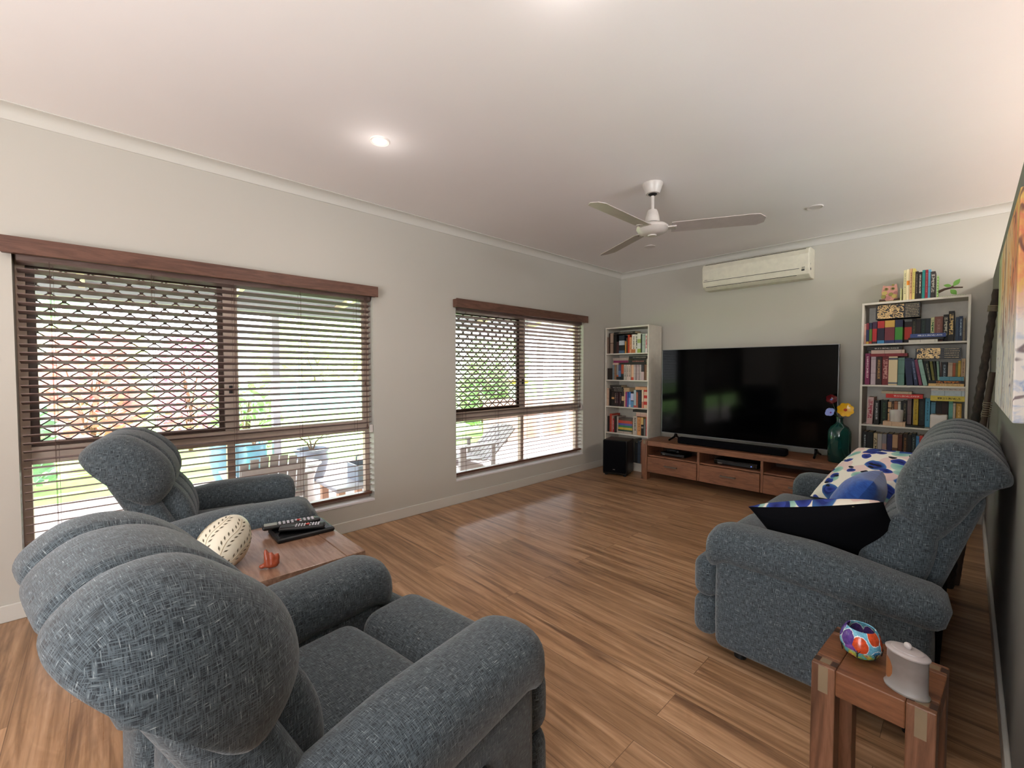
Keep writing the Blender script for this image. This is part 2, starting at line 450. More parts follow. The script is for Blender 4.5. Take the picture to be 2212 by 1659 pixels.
def blind(w, vy0, vy1, label, ncord):
    y0, y1, z0, z1 = w[0] + .012, w[1] - .014, w[2], w[3]
    root = thing('venetian_blind', label, 'blind', (-.042, (y0 + y1) / 2, z0), 0, 'brown venetian blinds')
    ox, oy, oz = root.location; hw = (y1 - y0) / 2
    v = MB(); a, b = vy0 - oy, vy1 - oy
    v.box(.042 + .001, .042 + .058, a, b, 1.796 - oz, 1.868 - oz)
    v.box(.042 + .056, .042 + .062, a - .004, b + .004, 1.792 - oz, 1.872 - oz)
    v.build('valance', M['blind'], root, smooth=False, bevel=.003)
    h = MB(); h.box(-.024, .026, -hw, hw, 1.775 - oz, 1.818 - oz); h.build('head_rail', M['slat'], root, smooth=False)
    s = MB(); n = 36; zb = z0 + .075; pitch = (1.768 - zb) / n; t = math.radians(16)
    for i in range(1, n + 1):
        z = zb + i * pitch - oz
        dx, dz = .0245 * math.cos(t), .0245 * math.sin(t); nx, nz = -math.sin(t) * .0022, math.cos(t) * .0022
        sec = [(-dx - nx, 0, z - dz - nz), (dx - nx, 0, z + dz - nz), (dx + nx, 0, z + dz + nz), (-dx + nx, 0, z - dz + nz)]
        s.loft([[(p[0], yy, p[2]) for p in sec] for yy in (-hw, hw)], True, True)
    s.build('slats', M['slat'], root, smooth=False)
    rb = MB(); rb.box(-.025, .025, -hw, hw, .048, .068); rb.build('bottom_rail', M['blind'], root, smooth=False, bevel=.003)
    for k in range(ncord):
        yy = -hw + (y1 - y0) * (k + .28) / (ncord - .44)
        c = MB()
        for x in (-.0265, .0265): c.tube([(x, yy, .06), (x, yy, 1.78 - oz)], .0009, 5)
        c.tube([(0, yy + .012, .06), (0, yy + .012, 1.78 - oz)], .0008, 5)
        c.build('ladder_cord', M['cord'], root)
    c = MB()
    for d, zl in ((-.035, .62), (-.042, .66), (-.05, .95)): c.tube([(.032, hw + d, 1.79 - oz), (.033, hw + d, zl - .04)], .0016, 6)
    c.build('pull_cord', M['cord'], root)
    for d, zl in ((-.035, .62), (-.05, .95)):
        c = MB(); c.lathe([(.002, .03), (.005, .02), (.007, .0), (.006, -.012), (.001, -.016)], 10, (.033, hw + d, zl - .04)); c.build('cord_tassel', M['cord'], root)
    c = MB(); c.rbox((.03, hw - .004, .565), (.02, .028, .06), .006); tag(c.build('cord_cleat', M['whitegloss'], root), 'small white cord cleat')
    return root
blind(W1, -5.392, -3.492, 'wide brown venetian blind over the window behind the recliners', 5)
blind(W2, -2.742, -.806, 'brown venetian blind over the window nearer the bookcase', 5)

# ------------------------------------------------------------------ outside the windows
GZ = -.1
M['grass'] = (lambda t: t.set(t.ramp(t.noise(t.coord('Object'), 9, 6, .7), [(.3, hexc('7fae52')), (.7, hexc('a0cc70'))]), .9))(NT('lawn_grass'))
def pavers():
    t = NT('pale_pavers'); br = t.N('ShaderNodeTexBrick'); t.L(t.coord('Object'), br.inputs['Vector'])
    for k, v in (('Scale', 1.0), ('Mortar Size', .004), ('Brick Width', .23), ('Row Height', .115)): br.inputs[k].default_value = v
    br.inputs['Color1'].default_value = hexc('d8c4bc'); br.inputs['Color2'].default_value = hexc('cdb8b2'); br.inputs['Mortar'].default_value = hexc('b09c98')
    return t.set(br.outputs['Color'], .8)
M['pavers'] = pavers()
M['roof'] = plain('grey_roof_battens', 'a0a2a8', .7)
M['beam'] = plain('cream_beam', 'd8c6b0', .6)
M['post'] = plain('grey_post', 'b9b6c0', .5)
M['postw'] = plain('white_post', 'eeeef2', .5)
M['chairgrey'] = plain('weathered_grey_timber', 'b4aeb0', .7)
M['bluepot'] = plain('blue_glaze', '84b4c8', .25)
M['greypot'] = plain('grey_glaze', '8c94a4', .3)
M['teal'] = plain('teal_screen', '8cd8dc', .7)
M['render'] = plain('peach_render', 'e8c0a8', .8)
M['whitewall'] = plain('white_cladding', 'f0f0f2', .7)
def leafmat(n, a, b, c=None):
    t = NT(n); r = t.noise(t.coord('Object'), 6, 4, .7)
    return t.set(t.ramp(r, [(.3, hexc(a)), (.7, hexc(b))]), .6)
M['leaf'] = leafmat('green_leaves', 'a0c08c', 'c8e0b0'); M['leafdark'] = leafmat('dark_leaves', '90b098', 'b4d0b0')
M['leafred'] = leafmat('red_leaves', 'e4a0a0', 'f4c4bc'); M['leafpink'] = leafmat('pink_leaves', 'e09ab4', 'f4c0cc'); M['leafyellow'] = leafmat('lime_leaves', 'ccdca0', 'e8f0c8')
M['bark'] = plain('bark', '7a6450', .9)

mb = MB(); mb.box(-3.0, -.13, -14, 8, GZ - .05, GZ); struct(mb.build('paving', M['pavers'], smooth=False), 'pale paved terrace')
mb = MB(); mb.box(-40, -3.0, -40, 40, GZ - .06, GZ - .01); struct(mb.build('lawn', M['grass'], smooth=False), 'bright green lawn')
# verandah: battened roof, front beam, posts
def verandah():
    r = thing('verandah_roof', 'grey battened verandah roof outside the windows', 'roof', (-.14, -3.0, 2.42))
    def zr(x): return .105 * (x)            # the roof falls away from the house
    def slab(n, x0, x1, y0, y1, d0, d1, mat):
        m = MB(); m.loft([[(x0, y, zr(x0) + d0), (x1, y, zr(x1) + d0), (x1, y, zr(x1) + d1), (x0, y, zr(x0) + d1)] for y in (y0, y1)], True, True)
        return m.build(n, mat, r, smooth=False)
    slab('roof_sheet', -2.25, 0, -9, 8, .09, .12, M['roof']); slab('roof_sheet', -3.0, -2.55, -9, 8, .09, .12, M['roof'])
    for k in range(8): slab('roof_batten', -2.95 + k * .4, -2.87 + k * .4, -9, 8, .03, .09, M['beam'] if k % 2 else M['roof'])
    slab('front_beam', -3.0, -2.93, -9, 8, -.14, .09, M['roof'])
    for k in range(11): slab('rafter', -2.93, 0, -7.4 + k * 1.3, -7.35 + k * 1.3, -.04, .03, M['beam'])
verandah()
def post(x, y, h, mat, label):
    r = thing('verandah_post', label, 'post', (x, y, GZ))
    m = MB(); m.box(-.045, .045, -.045, .045, .02, h - GZ); m.build('shaft', M[mat], r, smooth=False, bevel=.004)
    m = MB(); m.box(-.065, .065, -.065, .065, 0, .02); m.build('base_plate', M[mat], r, smooth=False)
post(-3.09, -3.38, 1.95, 'post', 'grey verandah post seen through the right half of the large window')
post(-2.6, 1.22, 2.05, 'postw', 'white verandah post, left one behind the second window')
post(-2.6, 2.02, 2.05, 'postw', 'white verandah post, right one behind the second window')

def shrub(name, label, cat, c, r, hgt, n, size, mat, seed, long=1.0, group=None):
    rnd = random.Random(seed); root = thing(name, label, cat, (c[0], c[1], GZ), 0, group)
    m = MB()
    for _ in range(n):
        th = rnd.uniform(0, 2 * PI); ph = rnd.uniform(0, 1) ** .6; rr = r * (.35 + .65 * math.sqrt(rnd.random()))
        zc = hgt * (.12 + .88 * rnd.random()); k = math.sqrt(max(.05, 1 - abs(zc / hgt - .5) ** 2 * 2.4))
        p = Vector((rr * k * math.cos(th), rr * k * math.sin(th), zc))
        d = Vector((math.cos(th) + rnd.uniform(-.6, .6), math.sin(th) + rnd.uniform(-.6, .6), rnd.uniform(-.3, .9))).normalized()
        s = d.cross(Vector((rnd.uniform(-1, 1), rnd.uniform(-1, 1), rnd.uniform(-1, 1)))).normalized(); L = size * rnd.uniform(.7, 1.3); w = L * .28 / long
        b = len(m.v); m.v += [tuple(p - d * L * .5), tuple(p + s * w), tuple(p + d * L * .5 * long), tuple(p - s * w)]; m.face((b, b + 1, b + 2, b + 3))
    m.build('foliage', mat, root, smooth=False)
    st = MB()
    for k in range(4): st.tube([(0, 0, 0), (rnd.uniform(-.1, .1) * r, rnd.uniform(-.1, .1) * r, hgt * .3), (rnd.uniform(-.5, .5) * r, rnd.uniform(-.5, .5) * r, hgt * .75)], [.03, .022, .008], 6)
    st.build('stem', M['bark'], root)
    return root
shrub('cordyline', 'red leafed shrub beyond the lawn, behind the grille', 'shrub', (-4.7, -5.15, 0), .45, 1.75, 620, .22, M['leafred'], 1, 1.8)
shrub('flowering_shrub', 'pink leafed shrub right of the red one', 'shrub', (-5.6, -4.0, 0), .45, 1.85, 900, .14, M['leafpink'], 2)
shrub('lime_shrub', 'tall lime green shrub behind the red and pink shrubs', 'shrub', (-6.3, -5.3, 0), .9, 2.1, 520, .2, M['leafyellow'], 3)
shrub('hedge_shrub', 'low dark green shrub at the foot of the red shrub', 'shrub', (-3.75, -5.8, 0), .42, .95, 460, .13, M['leafdark'], 4)
shrub('garden_shrub', 'green leafy shrub left of the grey verandah post', 'shrub', (-4.3, -3.45, 0), .45, 1.15, 520, .15, M['leaf'], 5)
shrub('garden_tree', 'dark green tree far behind the flowering shrubs', 'tree', (-9.5, -6.6, 0), 1.5, 3.6, 900, .3, M['leafdark'], 6)
shrub('garden_tree', 'pale green tree beyond the teal fence', 'tree', (-15.5, 1.5, 0), 2.4, 3.4, 900, .5, M['leafyellow'], 7)
shrub('terrace_palm', 'green feathery plant behind the left half of the second window', 'shrub', (-3.75, .75, 0), .5, 1.5, 700, .22, M['leaf'], 8, 1.6)
shrub('boundary_shrub', 'green shrub behind the two white posts', 'shrub', (-7.0, 4.0, 0), 1.1, 2.3, 900, .2, M['leaf'], 9)
def teal_fence():
    r = thing('screen_fence', 'teal screened fence across the far end of the lawn', 'fence', (-10, -.4, GZ))
    for k in range(3):
        m = MB(); m.box(-.02, .02, -2.3 + k * 1.75, -.6 + k * 1.75, .12, 1.02); m.build('screen_panel', M['teal'], r, smooth=False)
    for k in range(4):
        m = MB(); m.lathe([(.04, 0), (.04, 1.2), (.01, 1.22)], 10, (0, -2.33 + k * 1.75, 0)); m.build('fence_post', M['postw'], r)
teal_fence()
def far_house():
    r = thing('neighbouring_house', 'white house beyond the teal fence', 'house', (-24, 6, GZ))
    m = MB(); m.box(-3, 3, -7, 7, 0, 2.7); m.build('wall_block', M['whitewall'], r, smooth=False)
    m = MB(); m.loft([[(-3.6, -7.6, 2.7), (3.6, -7.6, 2.7), (3.6, 7.6, 2.7), (-3.6, 7.6, 2.7)], [(-.4, -4, 4.2), (.4, -4, 4.2), (.4, 4, 4.2), (-.4, 4, 4.2)]]); m.build('hip_roof', M['roof'], r, smooth=False)
    for y in (-3.5, .5, 4):
        m = MB(); m.box(3.0, 3.03, y, y + 1.4, .9, 2.0); m.build('window', M['greypot'], r, smooth=False)
far_house()
def pot(x, y, r0, h, mat, label, name='plant_pot'):
    r = thing(name, label, 'plant pot', (x, y, GZ))
    m = MB(); m.lathe([(.02, .0), (r0 * .62, 0), (r0 * .8, h * .25), (r0 * .97, h * .65), (r0 * .9, h * .9), (r0, h * .93), (r0, h), (r0 * .84, h), (r0 * .8, h * .86), (.01, h * .86)], 26)
    m.build('pot_body', M[mat], r)
    s = MB(); rnd = random.Random(int(x * 100))
    for k in range(5):
        a = rnd.uniform(0, 6.28); s.tube([(0, 0, h * .86), (.05 * math.cos(a), .05 * math.sin(a), h * 1.2), (.16 * math.cos(a), .16 * math.sin(a), h * 1.45)], [.012, .009, .004], 6)
    s.build('plant_stem', M['bark'], r)
    s = MB()
    for k in range(16):
        a = rnd.uniform(0, 6.28); q = rnd.uniform(.1, .2); zz = h * rnd.uniform(1.2, 1.5); b = len(s.v)
        s.v += [(q * math.cos(a), q * math.sin(a), zz), (q * math.cos(a) + .03, q * math.sin(a) + .03, zz + .02), (1.5 * q * math.cos(a), 1.5 * q * math.sin(a), zz + .03), (q * math.cos(a) - .03, q * math.sin(a) - .02, zz + .02)]; s.face((b, b + 1, b + 2, b + 3))
    s.build('leaves', M['leaf'], r, smooth=False)
pot(-2.8, -3.98, .2, .46, 'bluepot', 'large turquoise glazed pot on the terrace edge')
pot(-3.2, -3.62, .16, .38, 'bluepot', 'smaller blue glazed pot behind the slatted chair')
pot(-2.25, -3.22, .2, .38, 'greypot', 'grey glazed pot right of the slatted chair')
def adirondack(x, y, rz, label, mat, name, sc=.78, tilt=18, bh=.48):
    r = thing(name, label, 'chair', (x, y, GZ), rz); r.scale = (sc, sc, sc)
    n = 7
    for k in range(n):
        u = (k - 3) / 3; wd = .078; hh = bh + .06 * (1 - u * u)
        m = MB(); Mx = Matrix.Translation((u * .27, -.26, .3)) @ Matrix.Rotation(math.radians(tilt), 4, 'X')
        m.box(-wd / 2, wd / 2, -.01, .01, 0, hh, M=Mx); m.build('back_slat', mat, r, smooth=False, bevel=.003)
    m = MB(); Mx = Matrix.Translation((0, -.28, .3)) @ Matrix.Rotation(math.radians(tilt), 4, 'X'); m.box(-.3, .3, -.025, -.01, .35, .42, M=Mx); m.box(-.3, .3, -.025, -.01, .02, .09, M=Mx); m.build('back_rail', mat, r, smooth=False)
    m = MB()
    for k in range(5): m.box(-.28, .28, -.22 + k * .1, -.135 + k * .1, .30 + k * .015, .32 + k * .015)
    m.build('seat', mat, r, smooth=False)
    for s in (-1, 1):
        m = MB(); m.box(s * .36 - .06, s * .36 + .06, -.34, .34, .55, .572); m.build('armrest', mat, r, smooth=False, bevel=.004)
        m = MB(); m.box(s * .33 - .015, s * .33 + .015, .2, .3, 0, .55); m.build('front_leg', mat, r, smooth=False)
        m = MB(); m.loft([[(s * .3 - .012, .3, .24), (s * .3 + .012, .3, .24), (s * .3 + .012, .3, .38), (s * .3 - .012, .3, .38)], [(s * .3 - .012, -.55, 0), (s * .3 + .012, -.55, 0), (s * .3 + .012, -.55, .1), (s * .3 - .012, -.55, .1)]]); m.build('rear_leg', mat, r, smooth=False)
        m = MB(); m.box(s * .33 - .015, s * .33 + .015, -.32, -.26, .15, .55); m.build('arm_post', mat, r, smooth=False)
adirondack(-1.0, -4.02, math.radians(86), 'grey slatted garden chair on the terrace outside the large window', M['chairgrey'], 'garden_chair')
adirondack(-1.0, -1.85, math.radians(176), 'grey slatted reclining chair outside the second window', M['chairgrey'], 'garden_chair', .8, 48, .66)
def terrace_table():
    r = thing('terrace_table', 'low pale table on the terrace at the right of the large window', 'table', (-.88, -3.33, GZ))
    m = MB(); m.rbox((0, 0, .25), (.52, .46, .04), .012); m.build('table_top', M['post'], r)
    for sx in (-1, 1):
        for sy in (-1, 1):
            m = MB(); m.box(sx * .2 - .03, sx * .2 + .03, sy * .17 - .03, sy * .17 + .03, 0, .23); m.build('leg', M['render'], r, smooth=False)
    c = thing('tool_caddy', 'blue grey caddy standing on the low terrace table', 'caddy', (-.86, -3.22, GZ + .2705))
    m = MB(); m.box(-.13, .13, -.09, -.08, 0, .15); m.box(-.13, .13, .08, .09, 0, .15); m.box(-.13, -.12, -.08, .08, 0, .15); m.box(.12, .13, -.08, .08, 0, .15); m.box(-.12, .12, -.08, .08, 0, .01); m.build('caddy_box', M['greypot'], c, smooth=False)
    m = MB(); m.tube([(-.125, 0, .14), (-.12, 0, .2), (0, 0, .23), (.12, 0, .2), (.125, 0, .14)], .008, 8); m.build('handle', M['greypot'], c)
terrace_table()
def stool():
    r = thing('garden_stool', 'small white moulded stool between the slatted chair and the low table', 'stool', (-1.42, -3.58, GZ))
    m = MB(); m.lathe([(.02, .36), (.15, .36), (.17, .375), (.165, .39), (.03, .385)], 24); m.build('seat', M['postw'], r)
    m = MB(); m.lathe([(.05, .0), (.13, .0), (.10, .12), (.095, .22), (.14, .359), (.02, .359)], 24); m.build('pedestal', M['postw'], r)
stool()
mb = MB(); mb.box(-3.0, -2.8, .1, 6, GZ, .66); struct(mb.build('garden_wall', M['render'], smooth=False), 'low peach rendered wall outside the second window')
mb = MB(); mb.box(-2.8, -.13, 2.9, 3.05, GZ, .66); struct(mb.build('side_wall', M['render'], smooth=False), 'low peach wall closing the terrace')
def bin_():
    r = thing('wheelie_bin', 'grey green wheelie bin with a yellow lid between the white posts', 'bin', (-5.0, 2.75, GZ))
    m = MB(); m.loft([[(-.22, -.22, .06), (.22, -.22, .06), (.22, .22, .06), (-.22, .22, .06)], [(-.28, -.28, .98), (.28, -.28, .98), (.28, .28, .98), (-.28, .28, .98)]]); m.build('bin_body', M['leafdark'], r, smooth=False, bevel=.02)
    m = MB(); m.rbox((0, 0, 1.02), (.62, .62, .09), .03, .02); m.build('lid', plain('yellow_plastic', 'f0d020', .4), r)
    for s in (-1, 1):
        m = MB(); m.lathe([(.01, -.025), (.09, -.025), (.1, 0), (.09, .025), (.01, .025)], 18, M=Matrix.Translation((-.22, s * .26, .1)) @ Matrix.Rotation(PI / 2, 4, 'X')); m.build('wheel', M['black'], r)
bin_()
# ------------------------------------------------------------------ recliner suite
def se(u, p):  # superellipse end falloff, u in 0..1
    return max(0.0, 1 - max(0.0, min(1.0, u)) ** p) ** (1 / p)

def bolster(prof, cen, hw, endr, seams, gw=.022, gd=.09, per=5, n=44, wob=0, flat=.06):
    """cross profile (y,z) swept along x with stitched channels and rounded ends"""
    P = catmull([Vector((a, b, 0)) for a, b in prof], per, True)
    xs = set()
    for i in range(n + 1):
        t = -1 + 2 * i / n
        xs.add(round(math.copysign(abs(t) ** .8, t) * hw, 5))
    for s in seams:
        for d in (-1.6, -.9, -.4, 0, .4, .9, 1.6): xs.add(round(s + d * gw, 5))
    xs = sorted(x for x in xs if -hw <= x <= hw); secs = []
    cuts = [-hw] + sorted(seams) + [hw]
    for x in xs:
        k = 1.0
        for s in seams: k -= gd * math.exp(-((x - s) / gw) ** 2)
        for a, b in zip(cuts, cuts[1:]):
            if a <= x <= b: k += .035 * math.sin(PI * (x - a) / (b - a))
        e = (abs(x) - (hw - endr)) / endr
        k *= max(flat, se(e, 2.3)) if e > 0 else 1
        sec = []
        for q, (a, b, _) in enumerate(P):
            w = 0 if not wob else wob * mnoise.noise(Vector((x * 9, a * 9, b * 9)))
            sec.append((x, cen[0] + (a - cen[0]) * (k + w), cen[1] + (b - cen[1]) * (k + w)))
        secs.append(sec)
    return secs

HEAD = [(-.235, .625), (-.165, .665), (-.125, .75), (-.135, .85), (-.195, .945), (-.29, .985), (-.385, .965), (-.445, .91), (-.455, .865), (-.425, .848), (-.375, .80), (-.315, .705)]
LUMB = [(-.20, .40), (-.12, .41), (-.075, .47), (-.085, .57), (-.13, .66), (-.20, .72), (-.27, .715), (-.285, .62), (-.26, .50)]

def arm_secs(x, hw=.105, y0=-.33, y1=.425):
    secs = []; N = 26
    for i in range(N + 1):
        t = i / N; y = y0 + (y1 - y0) * (t * t * (3 - 2 * t) * .6 + t * .4)
        u = (y - y0) / (y1 - y0)
        top = .525 + .05 * smoothstep(0, .55, u) ; bot = .40 + .015 * u
        dr = smoothstep(.86, 1, u); bot -= .03 * dr
        ef = (y - (y1 - .085)) / .085; er = ((y0 + .06) - y) / .06
        k = max(.05, se(ef, 2.4)) if ef > 0 else (max(.05, se(er, 2.2)) if er > 0 else 1)
        cz = (top + bot) / 2; hh = (top - bot) / 2; sec = []
        for q in range(24):
            a = 2 * PI * q / 24; ca, sa = math.cos(a), math.sin(a); p = 2 / 2.7
            px = math.copysign(abs(ca) ** p, ca) * hw; pz = math.copysign(abs(sa) ** p, sa) * hh
            wr = 1 + .012 * mnoise.noise(Vector((x * 5 + px * 14, y * 9, pz * 14)))
            kk = k if ef <= 0 else (k * .5 + .5 * min(1, k * 1.2))
            sec.append((x + px * (.35 + .65 * k) * wr * (1 if k > .06 else k), y, cz + pz * kk * wr - .02 * max(0, ef)))
        secs.append(sec)
    return secs

HEADS = [(-.175 + (a + .125) * .824, b) for a, b in HEAD]
HEADR = [(-.235, .62), (-.178, .655), (-.15, .72), (-.168, .80), (-.225, .875), (-.305, .928), (-.39, .93), (-.447, .89), (-.46, .852), (-.425, .835), (-.375, .79), (-.315, .70)]

def make_suite(name, label, cat, loc, rz, seats, span, group=None, sofa=False):
    fb = M['fabric']; r = thing(name, label, cat, loc, rz, group)
    ax = span            # arm centre offset
    inner = ax - .105
    for s in (-1, 1):
        m = MB(); m.rbox((s * ax, .045, .265), (.165, .66, .41), .035, .008); m.build('side_panel', fb, r)
        m = MB(); m.loft(arm_secs(s * ax)); m.build('armrest', fb, r)
    sw = 2 * inner / seats
    for k in range(seats):
        cx = -inner + sw * (k + .5); hw = sw / 2 - .004
        m = MB(); m.rbox((cx, -.02, .375), (hw * 2, .50, .16), .05, .014, 4, 6); m.build('seat_cushion', fb, r)
        m = MB(); m.rbox((cx, .365, .36), (hw * 2, .23, .19), .06, .012, 4, 6); m.build('footrest_pad', fb, r)
        o0, o1 = (cx - sw / 2 if k else -(ax + .06)) + .003, (cx + sw / 2 if k < seats - 1 else ax + .06) - .003
        for zc in (.155, .325):
            m = MB(); m.rbox(((o0 + o1) / 2, .43, zc), (o1 - o0, .10, .175), .045, .008, 4, 6); m.build('footrest_panel', fb, r)
        bw = hw + (.0 if seats == 1 else -.004) + (.07 if seats == 1 else .03); 
        if seats > 1: bw = sw / 2 + (.045 if True else 0) - .046
        L = MB(); L.loft(bolster(LUMB, (-.18, .56), hw + (.0 if seats == 1 else .022), .05, [cx * 0 + q * hw * .34 for q in (-1, 1)], .014, .06, wob=.02)); o = L.build('back_cushion', fb, r, capx=.62); o.location.x = cx
        hwid = .345 if seats == 1 else sw / 2 - .003
        hd = MB(); sm = [-.115, .115] if seats == 1 else [-.1, .1]
        hd.loft(bolster(HEADR if seats == 1 else HEADS, (-.345, .74) if seats == 1 else (-.275, .815), hwid + (0 if seats == 1 else .03), .17 if seats == 1 else .09, sm, .017, .075, wob=.022)); o = hd.build('head_cushion', fb, r, capx=.62); o.location.x = cx
        # back shell leaning behind the cushions
        bwid = (.265 if seats == 1 else sw / 2 - .045); zb, zt = (.28, .80) if seats == 1 else (.28, .835)
        m = MB(); Mx = Matrix.Translation((cx, -.22 if seats == 1 else -.275 - .315 * ((zb + zt) / 2 - .60), (zb + zt) / 2)) @ Matrix.Rotation(math.radians(26 if seats == 1 else 17.5), 4, 'X')
        m.rbox((0, 0 if seats == 1 else -.02, 0), (bwid * 2, .12 if seats == 1 else .085, (zt - zb) * 1.03), .04, .006, 4, 5, M=Mx); m.build('back_shell', fb, r)
    m = MB(); m.box(-inner, inner, -.27, .26, .07, .30); m.build('seat_base', fb, r, smooth=False)
    if sofa: m = MB(); m.rbox((0, -.285, .26), (2 * inner, .02, .38), .008); tag(m.build('back_shade_panel', M['cloth_black'], r), 'black panel added as shade at the back')  # added black panel, stands in for the deep shade behind the base
    for s in (-1, 1):
        for y in (-.24, .30):
            m = MB(); m.lathe([(.018, 0), (.024, .004), (.026, .065)], 14, (s * (ax - .02), y, 0)); m.build('foot', M['black'], r)
    if not sofa:
        m = MB(); m.rbox((ax + .088, .12, .30), (.02, .10, .14), .01); m.build('lever_recess', M['black'], r)
        m = MB(); m.tube([(ax + .092, .10, .27), (ax + .115, .12, .29), (ax + .117, .16, .35)], .008, 8); m.build('recline_lever', M['darkgrey'], r)
    return r
make_suite('recliner_chair', 'grey fabric recliner in the foreground with its back to the camera', 'recliner', (2.132, -4.697, 0), math.radians(9), 1, .32, 'grey recliners')
make_suite('recliner_chair', 'grey fabric recliner beside the large window, beyond the lamp table', 'recliner', (.495, -4.64, 0), math.radians(-10), 1, .32, 'grey recliners')
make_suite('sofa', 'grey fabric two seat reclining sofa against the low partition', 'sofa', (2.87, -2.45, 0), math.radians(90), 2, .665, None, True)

# ------------------------------------------------------------------ throw cushions
def floral():
    t = NT('blue_floral_print'); co = t.coord('UV', (1, 1, 1))
    base = hexc('e6dfd2')
    def blobs(sc, off, thr, seed, stretch):
        mp = t.N('ShaderNodeMapping'); mp.inputs['Scale'].default_value = stretch; mp.inputs['Location'].default_value = off; mp.inputs['Rotation'].default_value = (0, 0, seed)
        nz = t.N('ShaderNodeTexNoise'); t.L(co, nz.inputs['Vector']); nz.inputs['Scale'].default_value = 9
        mx = t.N('ShaderNodeVectorMath', operation='MULTIPLY_ADD'); t.L(nz.outputs['Color'], mx.inputs[0]); mx.inputs[1].default_value = (.06, .06, .06); t.L(co, mx.inputs[2])
        t.L(mx.outputs[0], mp.inputs['Vector'])
        v = t.N('ShaderNodeTexVoronoi'); v.voronoi_dimensions = '2D'; v.inputs['Scale'].default_value = sc; t.L(mp.outputs[0], v.inputs['Vector'])
        d = v.outputs['Distance']; pick = t.sep(v.outputs['Color'])
        a = t.ramp(d, [(thr - .03, (1, 1, 1, 1)), (thr, (0, 0, 0, 1))])
        return a, pick, d
    c = base
    a, pk, d = blobs(8, (.3, .1, 0), .42, .4, (1, 1.5, 1)); c = t.mix(c, hexc('dfc4bf'), t.math('MULTIPLY', a, t.math('GREATER_THAN', pk[0], .5)), 'MIX')
    a, pk, d = blobs(9, (.7, .5, 0), .36, 1.1, (1, 1.7, 1)); c = t.mix(c, t.ramp(d, [(0, hexc('5f9a98')), (.36, hexc('a8c8b8'))]), t.math('MULTIPLY', a, t.math('GREATER_THAN', pk[1], .55)), 'MIX')
    a, pk, d = blobs(7, (.15, .8, 0), .40, .2, (1, 1.5, 1)); c = t.mix(c, t.ramp(d, [(0, hexc('2a3f88')), (.2, hexc('26306e')), (.4, hexc('4a78b0'))]), t.math('MULTIPLY', a, t.math('GREATER_THAN', pk[0], .45)), 'MIX')
    a, pk, d = blobs(10, (.45, .25, 0), .34, 2.2, (1, 2.0, 1)); c = t.mix(c, t.ramp(d, [(0, hexc('1c1f58')), (.34, hexc('3a4c9c'))]), t.math('MULTIPLY', a, t.math('GREATER_THAN', pk[2], .42)), 'MIX')
    a, pk, d = blobs(13, (.9, .9, 0), .26, 2.9, (1, 2.4, 1)); c = t.mix(c, hexc('20222c'), t.math('MULTIPLY', a, t.math('GREATER_THAN', pk[1], .72)), 'MIX')
    return t.set(c, .85, 0, .15)
M['floral'] = floral()
def bluecloth():
    t = NT('cobalt_velvet'); n = t.noise(t.coord('UV', (1, 1, 1)), 60, 4, .7)
    return t.set(t.ramp(n, [(.3, hexc('1f3f86')), (.7, hexc('2f5cae'))]), .9, 0, .2, Sheen_Weight=.4)
M['cobalt'] = bluecloth()
def pillow_side(w, h, t, sgn, n=22, pinch=.07, crease=0.0):
    m = MB(); ids = {}
    for i in range(n + 1):
        for j in range(n + 1):
            u = -1 + 2 * i / n; v = -1 + 2 * j / n
            u = math.copysign(abs(u) ** .75, u); v = math.copysign(abs(v) ** .75, v)
            x = w / 2 * u * (1 - pinch * (1 - v * v) * abs(u)); z = h / 2 * v * (1 - pinch * (1 - u * u) * abs(v))
            e = max(0, (1 - u * u)) * max(0, (1 - v * v))
            y = sgn * t / 2 * e ** .42 * (1 + .06 * mnoise.noise(Vector((u * 2.2, v * 2.2, sgn * 3 + w * 7))))
            if crease: y += crease * math.exp(-((u + .2 * v) / .14) ** 2) * e * -sgn
            ids[i, j] = len(m.v); m.v.append((x, y, z))
    for i in range(n):
        for j in range(n):
            q = [ids[i, j], ids[i + 1, j], ids[i + 1, j + 1], ids[i, j + 1]]
            m.face(q, [(m.v[k][0], m.v[k][2]) for k in q])
    return m
def cushion(label, w, h, t, front, back, mat4, tagged=False):
    r = thing('throw_cushion', label, 'cushion'); r.matrix_world = mat4
    r['group'] = 'throw cushions on the sofa'
    pillow_side(w, h, t, -1).build('front_panel', front, r, angle=80); pillow_side(w, h, t, 1).build('back_panel', back, r, angle=80)
    if tagged:
        m = MB(); m.box(-.17, -.135, .004, .008, h / 2 - .045, h / 2 - .012); o = m.build('brand_tag', M['paper'], r, smooth=False)
        mk = MB()
        for k in range(4): mk.box(-.168 + k * .008, -.1625 + k * .008, .0075, .009, h / 2 - .038, h / 2 - .024)
        mk.build('tag_lettering', M['black'], o, smooth=False)
    return r
def frame_from(c, xdir, zdir):
    z = Vector(zdir).normalized(); x = Vector(xdir); x = (x - z * x.dot(z)).normalized(); y = z.cross(x)
    m = Matrix((x, y, z)).transposed().to_4x4(); m.translation = Vector(c); return m
# local -y = printed front, local z = up the cushion
cushion('white and blue floral cushion propped in the far corner of the sofa', .43, .42, .15, M['floral'], M['cloth_black'], frame_from((2.86, -2.11, .66), (.707, -.707, 0), (.43, .62, .65)))
cushion('plain cobalt blue cushion between the two floral cushions', .30, .30, .17, M['cobalt'], M['cobalt'], frame_from((2.87, -2.52, .625), (0, -1, 0), (.5, 0, .85)))
cushion('floral cushion with its black back turned to the camera at the near sofa arm', .46, .40, .17, M['floral'], M['cloth_black'], frame_from((2.845, -2.93, .575), (-.95, .05, -.27), (-.22, -.70, .66)), True)

